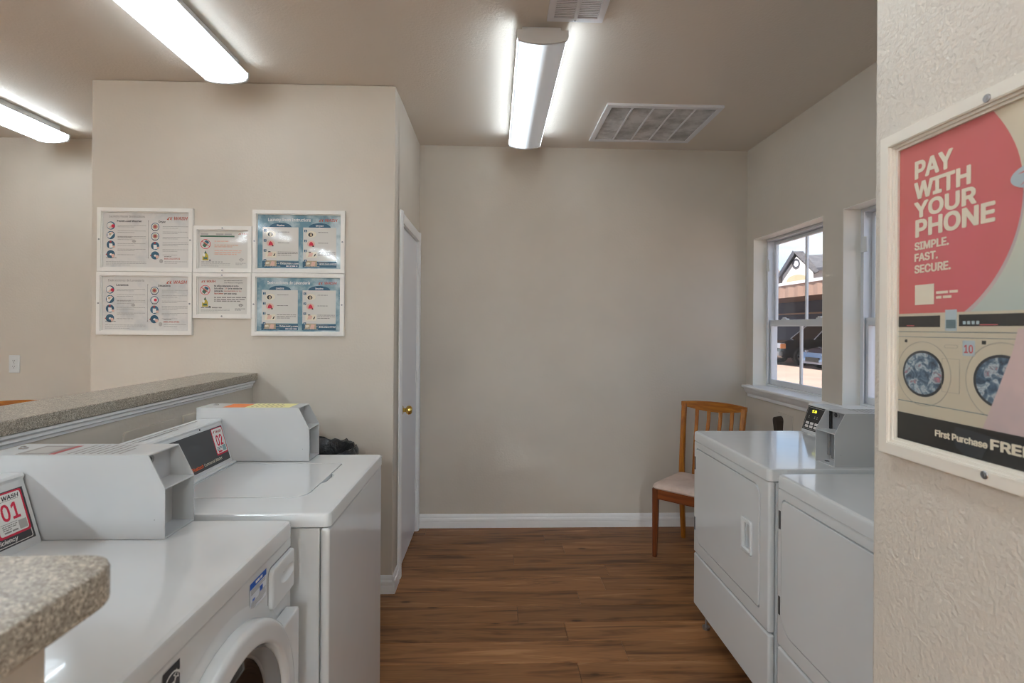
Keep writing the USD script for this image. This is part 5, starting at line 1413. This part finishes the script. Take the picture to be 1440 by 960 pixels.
def sedan():
    x0, yc, hw = 12.6, 20.08, 0.90
    t = Thing("sedan_car", "silver blue sedan parked nose-out under the carport, right of the black truck", "car", (x0 + 2.3, yc, GZ))
    prof = [(0.0, 0.35), (0.02, 0.22), (0.30, 0.18), (4.4, 0.20), (4.6, 0.35), (4.58, 0.80), (4.40, 0.98), (1.25, 0.96), (0.45, 0.80), (0.10, 0.66)]
    t.part("body", body_loft(x0, yc, prof, hw, 0.9), M["paint_silver"], smooth=40)
    t.part("cabin", body_loft(x0, yc, [(1.15, 0.94), (4.2, 0.95), (3.55, 1.42), (2.1, 1.44)], hw * 0.93, 0.72), M["car_glass"], smooth=30)
    t.part("roof_panel", body_loft(x0, yc, [(2.05, 1.425), (3.58, 1.405), (3.45, 1.452), (2.2, 1.468)], hw * 0.66, 0.9), M["paint_silver"], smooth=40)
    t.part("grille", box(x0 - 0.015, x0 + 0.06, yc - 0.42, yc + 0.42, GZ + 0.30, GZ + 0.48), M["tyre"], smooth=False)
    for s in (-1, 1):
        t.part("headlamp", hull([(x0 + 0.06, yc + s * 0.50, GZ + 0.58), (x0 + 0.10, yc + s * 0.50, GZ + 0.70), (x0 + 0.16, yc + s * 0.82, GZ + 0.60), (x0 + 0.22, yc + s * 0.82, GZ + 0.74), (x0 + 0.5, yc + s * 0.80, GZ + 0.76), (x0 + 0.3, yc + s * 0.6, GZ + 0.70)]), M["headlamp"])
        for x in (0.85, 3.6):
            wheel(t, x0 + x, yc + s * 0.80, 0.32, s)


def truck():
    x0, yc, hw = 12.55, 23.15, 0.98
    t = Thing("pickup_truck", "black pickup truck parked nose-out under the carport, at the left of the window view", "truck", (x0 + 2.7, yc, GZ))
    t.part("body", body_loft(x0, yc, [(0.0, 0.45), (0.1, 0.34), (5.3, 0.40), (5.4, 0.50), (5.4, 1.12), (3.5, 1.12), (1.6, 1.16), (0.35, 1.10), (0.05, 1.0)], hw, 0.93), M["paint_black"], smooth=40)
    t.part("cabin", body_loft(x0, yc, [(1.5, 1.14), (3.7, 1.11), (3.6, 1.76), (2.25, 1.80)], hw * 0.92, 0.8), M["car_glass"], smooth=30)
    t.part("roof_panel", body_loft(x0, yc, [(2.2, 1.78), (3.62, 1.75), (3.55, 1.81), (2.35, 1.84)], hw * 0.74, 0.9), M["paint_black"], smooth=40)
    for s in (-1, 1):
        t.part("window_trim", tube([(x0 + 1.5, yc + s * hw * 0.93, GZ + 1.14), (x0 + 2.25, yc + s * hw * 0.75, GZ + 1.80), (x0 + 3.6, yc + s * hw * 0.75, GZ + 1.77)], 0.022, 6), M["carport_white"])
    t.part("bumper", rbox(x0 - 0.10, x0 + 0.1, yc - 0.92, yc + 0.92, GZ + 0.42, GZ + 0.62, 0.03), M["rim"])
    t.part("grille", box(x0 - 0.02, x0 + 0.08, yc - 0.55, yc + 0.55, GZ + 0.66, GZ + 0.98), M["tyre"], smooth=False)
    for s in (-1, 1):
        t.part("headlamp", rbox(x0 - 0.02, x0 + 0.2, yc + s * 0.75 - 0.16, yc + s * 0.75 + 0.16, GZ + 0.76, GZ + 0.98, 0.02), M["headlamp"])
        t.part("marker_lamp", rbox(x0 - 0.015, x0 + 0.22, yc + s * 0.90 - 0.05, yc + s * 0.90 + 0.05, GZ + 0.74, GZ + 0.96, 0.02), M["amber"])
        for x in (0.95, 4.3):
            wheel(t, x0 + x, yc + s * 0.88, 0.40, s)


sedan()
truck()


def house():
    D = 50.0
    t = Thing("house", "white house with a grey gabled roof and an oval gable window, beyond the carport", "house", E(D, 0, GZ))
    al, ar, ap = -1.30, 1.0, (-0.18, 7.64)

    def slab(poly, d0, d1):
        """Polygon in (right, up) given depth from d0 to d1 along the view direction."""
        m = trimesh.creation.extrude_polygon(Polygon(poly), d1 - d0, engine="earcut")
        A = np.eye(4); A[:3, 0], A[:3, 1], A[:3, 2], A[:3, 3] = RV, (0, 0, 1), -EV, E(d1, 0, 0)
        m.apply_transform(A)
        if m.volume < 0:
            m.invert()
        return m
    t.part("gable_wall", slab([(-1.45, GZ), (1.05, GZ), (1.05, 6.30), ap, (-1.22, 6.02)], D, D + 6), M["stucco"], smooth=False)
    t.part("side_wall", slab([(0.9, GZ), (9.0, GZ), (9.0, 6.5), (0.9, 6.5)], D + 1.2, D + 6), M["stucco"], smooth=False)
    lt = 0.28
    t.part("gable_roof", cat(slab([(-1.72, 5.85), (ap[0] - 0.28, 8.06), (ap[0] - 0.20, 7.72), (-1.40, 5.90)], D - 0.5, D + 6.5), slab([(ap[0] - 0.28, 8.06), (ap[0] + 0.02, 7.68), (1.15, 6.18), (1.45, 6.30), (0.30, 8.02)], D - 0.1, D + 6.5)), M["shingle"], smooth=False)
    t.part("rake_board", slab([(-1.74, 5.80), (ap[0] - 0.28, 8.08), (ap[0] - 0.16, 7.78), (-1.52, 5.80)], D - 0.62, D - 0.5), M["fascia_dark"], smooth=False)
    P = [E(D + 0.7, 0.7, 6.62), E(D + 0.7, 9.5, 6.62), E(D + 3.8, 9.5, 8.16), E(D + 3.8, -0.4, 8.16)]
    V = np.array(P + [p - (0, 0, 0.15) for p in P])
    t.part("main_roof", trimesh.convex.convex_hull(V), M["shingle"], smooth=False)
    t.part("eave_board", slab([(0.92, 6.42), (9.5, 6.42), (9.5, 6.80), (0.92, 6.66)], D + 0.55, D + 0.7), M["fascia_dark"], smooth=False)
    oct_ = [(-0.22 + 0.30 * math.cos(q), 7.02 + 0.44 * math.sin(q)) for q in np.linspace(0, 2 * PI, 8, endpoint=False)]
    inn = [(-0.22 + 0.17 * math.cos(q), 7.02 + 0.27 * math.sin(q)) for q in np.linspace(0, 2 * PI, 20, endpoint=False)]
    g = t.part("gable_window", slab(Polygon(oct_).difference(Polygon(inn)), D - 0.08, D), M["fascia_dark"], smooth=False)
    t.part("pane", slab(inn, D - 0.03, D), M["carport_white"], g, smooth=False)
    arch = [(-0.05 + 0.85 * math.cos(q), 5.45 + 0.55 * math.sin(q)) for q in np.linspace(0, PI, 16)] + [(-0.90, GZ), (0.80, GZ)]
    t.part("entry_arch", slab(arch, D - 0.9, D), M["stucco_tan"], smooth=False)
    # the tan-roofed house to its left
    t2 = Thing("house", "tan-roofed house beyond the grey-gabled one, at the far left of the window view", "house", E(66, -6, GZ))
    t2.part("wall", slab([(-9.0, GZ), (-1.9, GZ), (-1.9, 7.0), (-9.0, 7.0)], 63.0, 72.0), M["stucco"], smooth=False)
    t2.part("roof", slab([(-9.6, 6.8), (-1.5, 6.8), (-2.3, 9.1), (-8.6, 9.6)], 62.5, 72.5), M["roof_tan"], smooth=False)


house()


def shrub(c, h, n, seed):
    t = Thing("shrub", "small yellow-green shrub growing just outside the window", "shrub", c)
    rg = np.random.default_rng(seed)
    V, F, st = [], [], []
    for k in range(7):
        q, tilt = rg.uniform(0, 2 * PI), rg.uniform(0.05, 0.35)
        top = np.array(c) + (math.cos(q) * tilt * h, math.sin(q) * tilt * h, h * rg.uniform(0.75, 1.0))
        mid = (np.array(c) + top) / 2 + (0, 0, 0.06)
        st.append(tube([c, mid, top], [0.008, 0.006, 0.003], 5))
        for j in range(n):
            f = rg.uniform(0.25, 1.0)
            b = np.array(c) * (1 - f) + top * f + rg.normal(0, 0.015, 3)
            d = rg.normal(0, 1, 3); d[2] = abs(d[2]) + 0.3; d /= np.linalg.norm(d)
            s = np.cross(d, [0, 0, 1.0]); s /= np.linalg.norm(s) + 1e-9
            l, wd = rg.uniform(0.05, 0.10), rg.uniform(0.014, 0.024)
            i = len(V)
            V += [b, b + d * l * 0.5 + s * wd, b + d * l, b + d * l * 0.5 - s * wd, b + d * l * 0.5 + np.cross(d, s) * 0.006]
            F += [(i, i + 1, i + 4), (i + 1, i + 2, i + 4), (i + 2, i + 3, i + 4), (i + 3, i, i + 4)]
    t.part("stem", cat(*st), M["stem"])
    t.part("foliage", trimesh.Trimesh(np.array(V), F, process=False), M["leaf"], smooth=False, kind="stuff")


M["stem"] = mat("shrub_stem", lin(95, 80, 55, 1.0), 0.8)
shrub((2.72, 4.62, GZ), 1.14, 22, 5)
